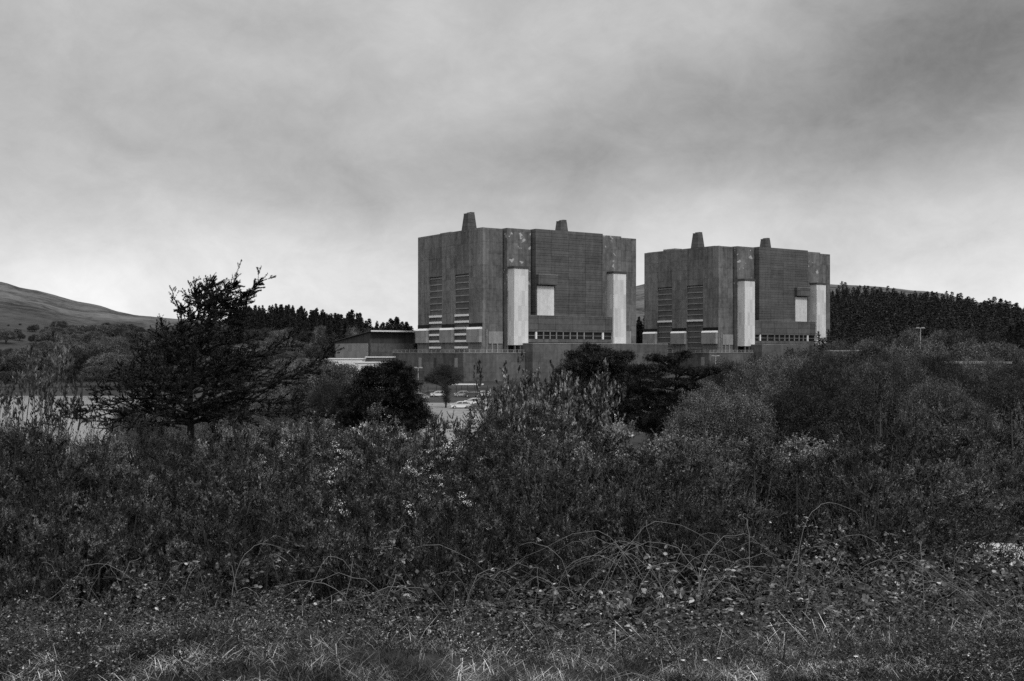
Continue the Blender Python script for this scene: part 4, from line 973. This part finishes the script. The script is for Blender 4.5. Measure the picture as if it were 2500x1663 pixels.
# ---------------------------------------------------------------- grass along the front
rng = np.random.default_rng(400); gm = MB()
def blades(n, x0, x1, y0, y1, L, wd, lean=1.0, dens=None):
    x = rng.uniform(x0, x1, n); y = rng.uniform(y0, y1, n)
    cl = np.sin(x*2.3+1.3*np.sin(y*1.7))+np.sin(y*2.9+x*.7); u_ = 1250+F*x/y; keep = rng.random(n) < np.clip(.55+.35*cl, .12, 1)*np.clip((u_-250)/600, .55, 1); x, y = x[keep], y[keep]; n = len(x)
    z = ground(x, y); p = np.stack([x, y, z-.01], 1); a = rng.uniform(0, 2*pi, n); h = np.stack([np.cos(a), np.sin(a), np.zeros(n)], 1); l = L*rng.uniform(.4, 1.4, n)[:, None]; lz = lean*rng.uniform(.2, 1.1, n)[:, None]
    p1 = p + l*.42*np.array([0,0,1.]) + h*l*.25*lz; p2 = p1 + l*.32*np.array([0,0,1.]) + h*l*.35*lz; p3 = p2 + h*l*.35*lz - l*.08*lz*np.array([0,0,1.])
    s = np.stack([-np.sin(a), np.cos(a), np.zeros(n)], 1)*wd/2*rng.uniform(.6, 1.4, n)[:, None]
    V = np.stack([p-s, p+s, p1-s*.9, p1+s*.9, p2-s*.6, p2+s*.6, p3], 1)
    i = np.arange(n)[:, None]*7; gm.add(V.reshape(-1, 3), [i+np.array([0,1,3,2]), i+np.array([2,3,5,4]), i+np.array([4,5,6])])
blades(260000, -4.2, 4.2, 4.4, 7.9, .075, .003, 2.8)
blades(26000, -4.6, 4.6, 6.3, 8.3, .22, .003, 2.2)
blades(6000, -5.5, 5.5, 8.2, 10.5, .4, .0035, 1.5)
blades(9000, -8, 8, 9.5, 15.0, .3, .005, 1.4)
tag(gm.build('grass', 'grass'), 'dry pale grass matted along the front of the bank', kind='stuff')
for i, (px, py) in enumerate([(1668,1626),(1722,1655),(2090,1640),(1755,1668)]):
    Y = 5.9 + i*.05; x = (px-1250)/F*Y; z = gz(x, Y)
    t = thing('daisy', ['small white daisy in the foreground grass, left of its pair','small white daisy at the very bottom edge','small white daisy low in the grass at right','small white daisy barely in view'][i], 'flower', (x, Y, z))
    MB().cyl((0,0,0), .002, .1, 5).build('stem', 'twig', t)
    fl = MB(); a = np.linspace(0, 2*pi, 12, endpoint=False); d = np.stack([np.cos(a), np.sin(a), np.full(12, .35)], 1)
    leaves(fl, np.tile([0,0,.1], (12,1)).astype(float), d, .016, .007, rng, 1); fl.build('petals', 'petal', t)

# ---------------------------------------------------------------- two or three look-alikes that ended up with one label: say which is which
by = {}
for o in col.objects:
    if o.parent is None and o.get('label') and not o.name.startswith('spruce'): by.setdefault(o['label'], []).append(o)
for lab, os_ in by.items():
    if len(os_) > 1:
        os_.sort(key=lambda o: o.location.x/max(o.location.y, 1))
        names = {2: ['left', 'right'], 3: ['left', 'middle', 'right'], 4: ['leftmost', 'second', 'third', 'rightmost'], 5: ['leftmost', 'second', 'third', 'fourth', 'rightmost'], 6: ['leftmost', 'second', 'third', 'fourth', 'fifth', 'rightmost']}.get(len(os_), ['leftmost', 'second', 'third', 'fourth', 'fifth', 'sixth', 'seventh', 'eighth', 'ninth'][:len(os_)] if len(os_) < 10 else None)
        if names:
            for o, nm_ in zip(os_, names): o['label'] = nm_ + ' ' + lab
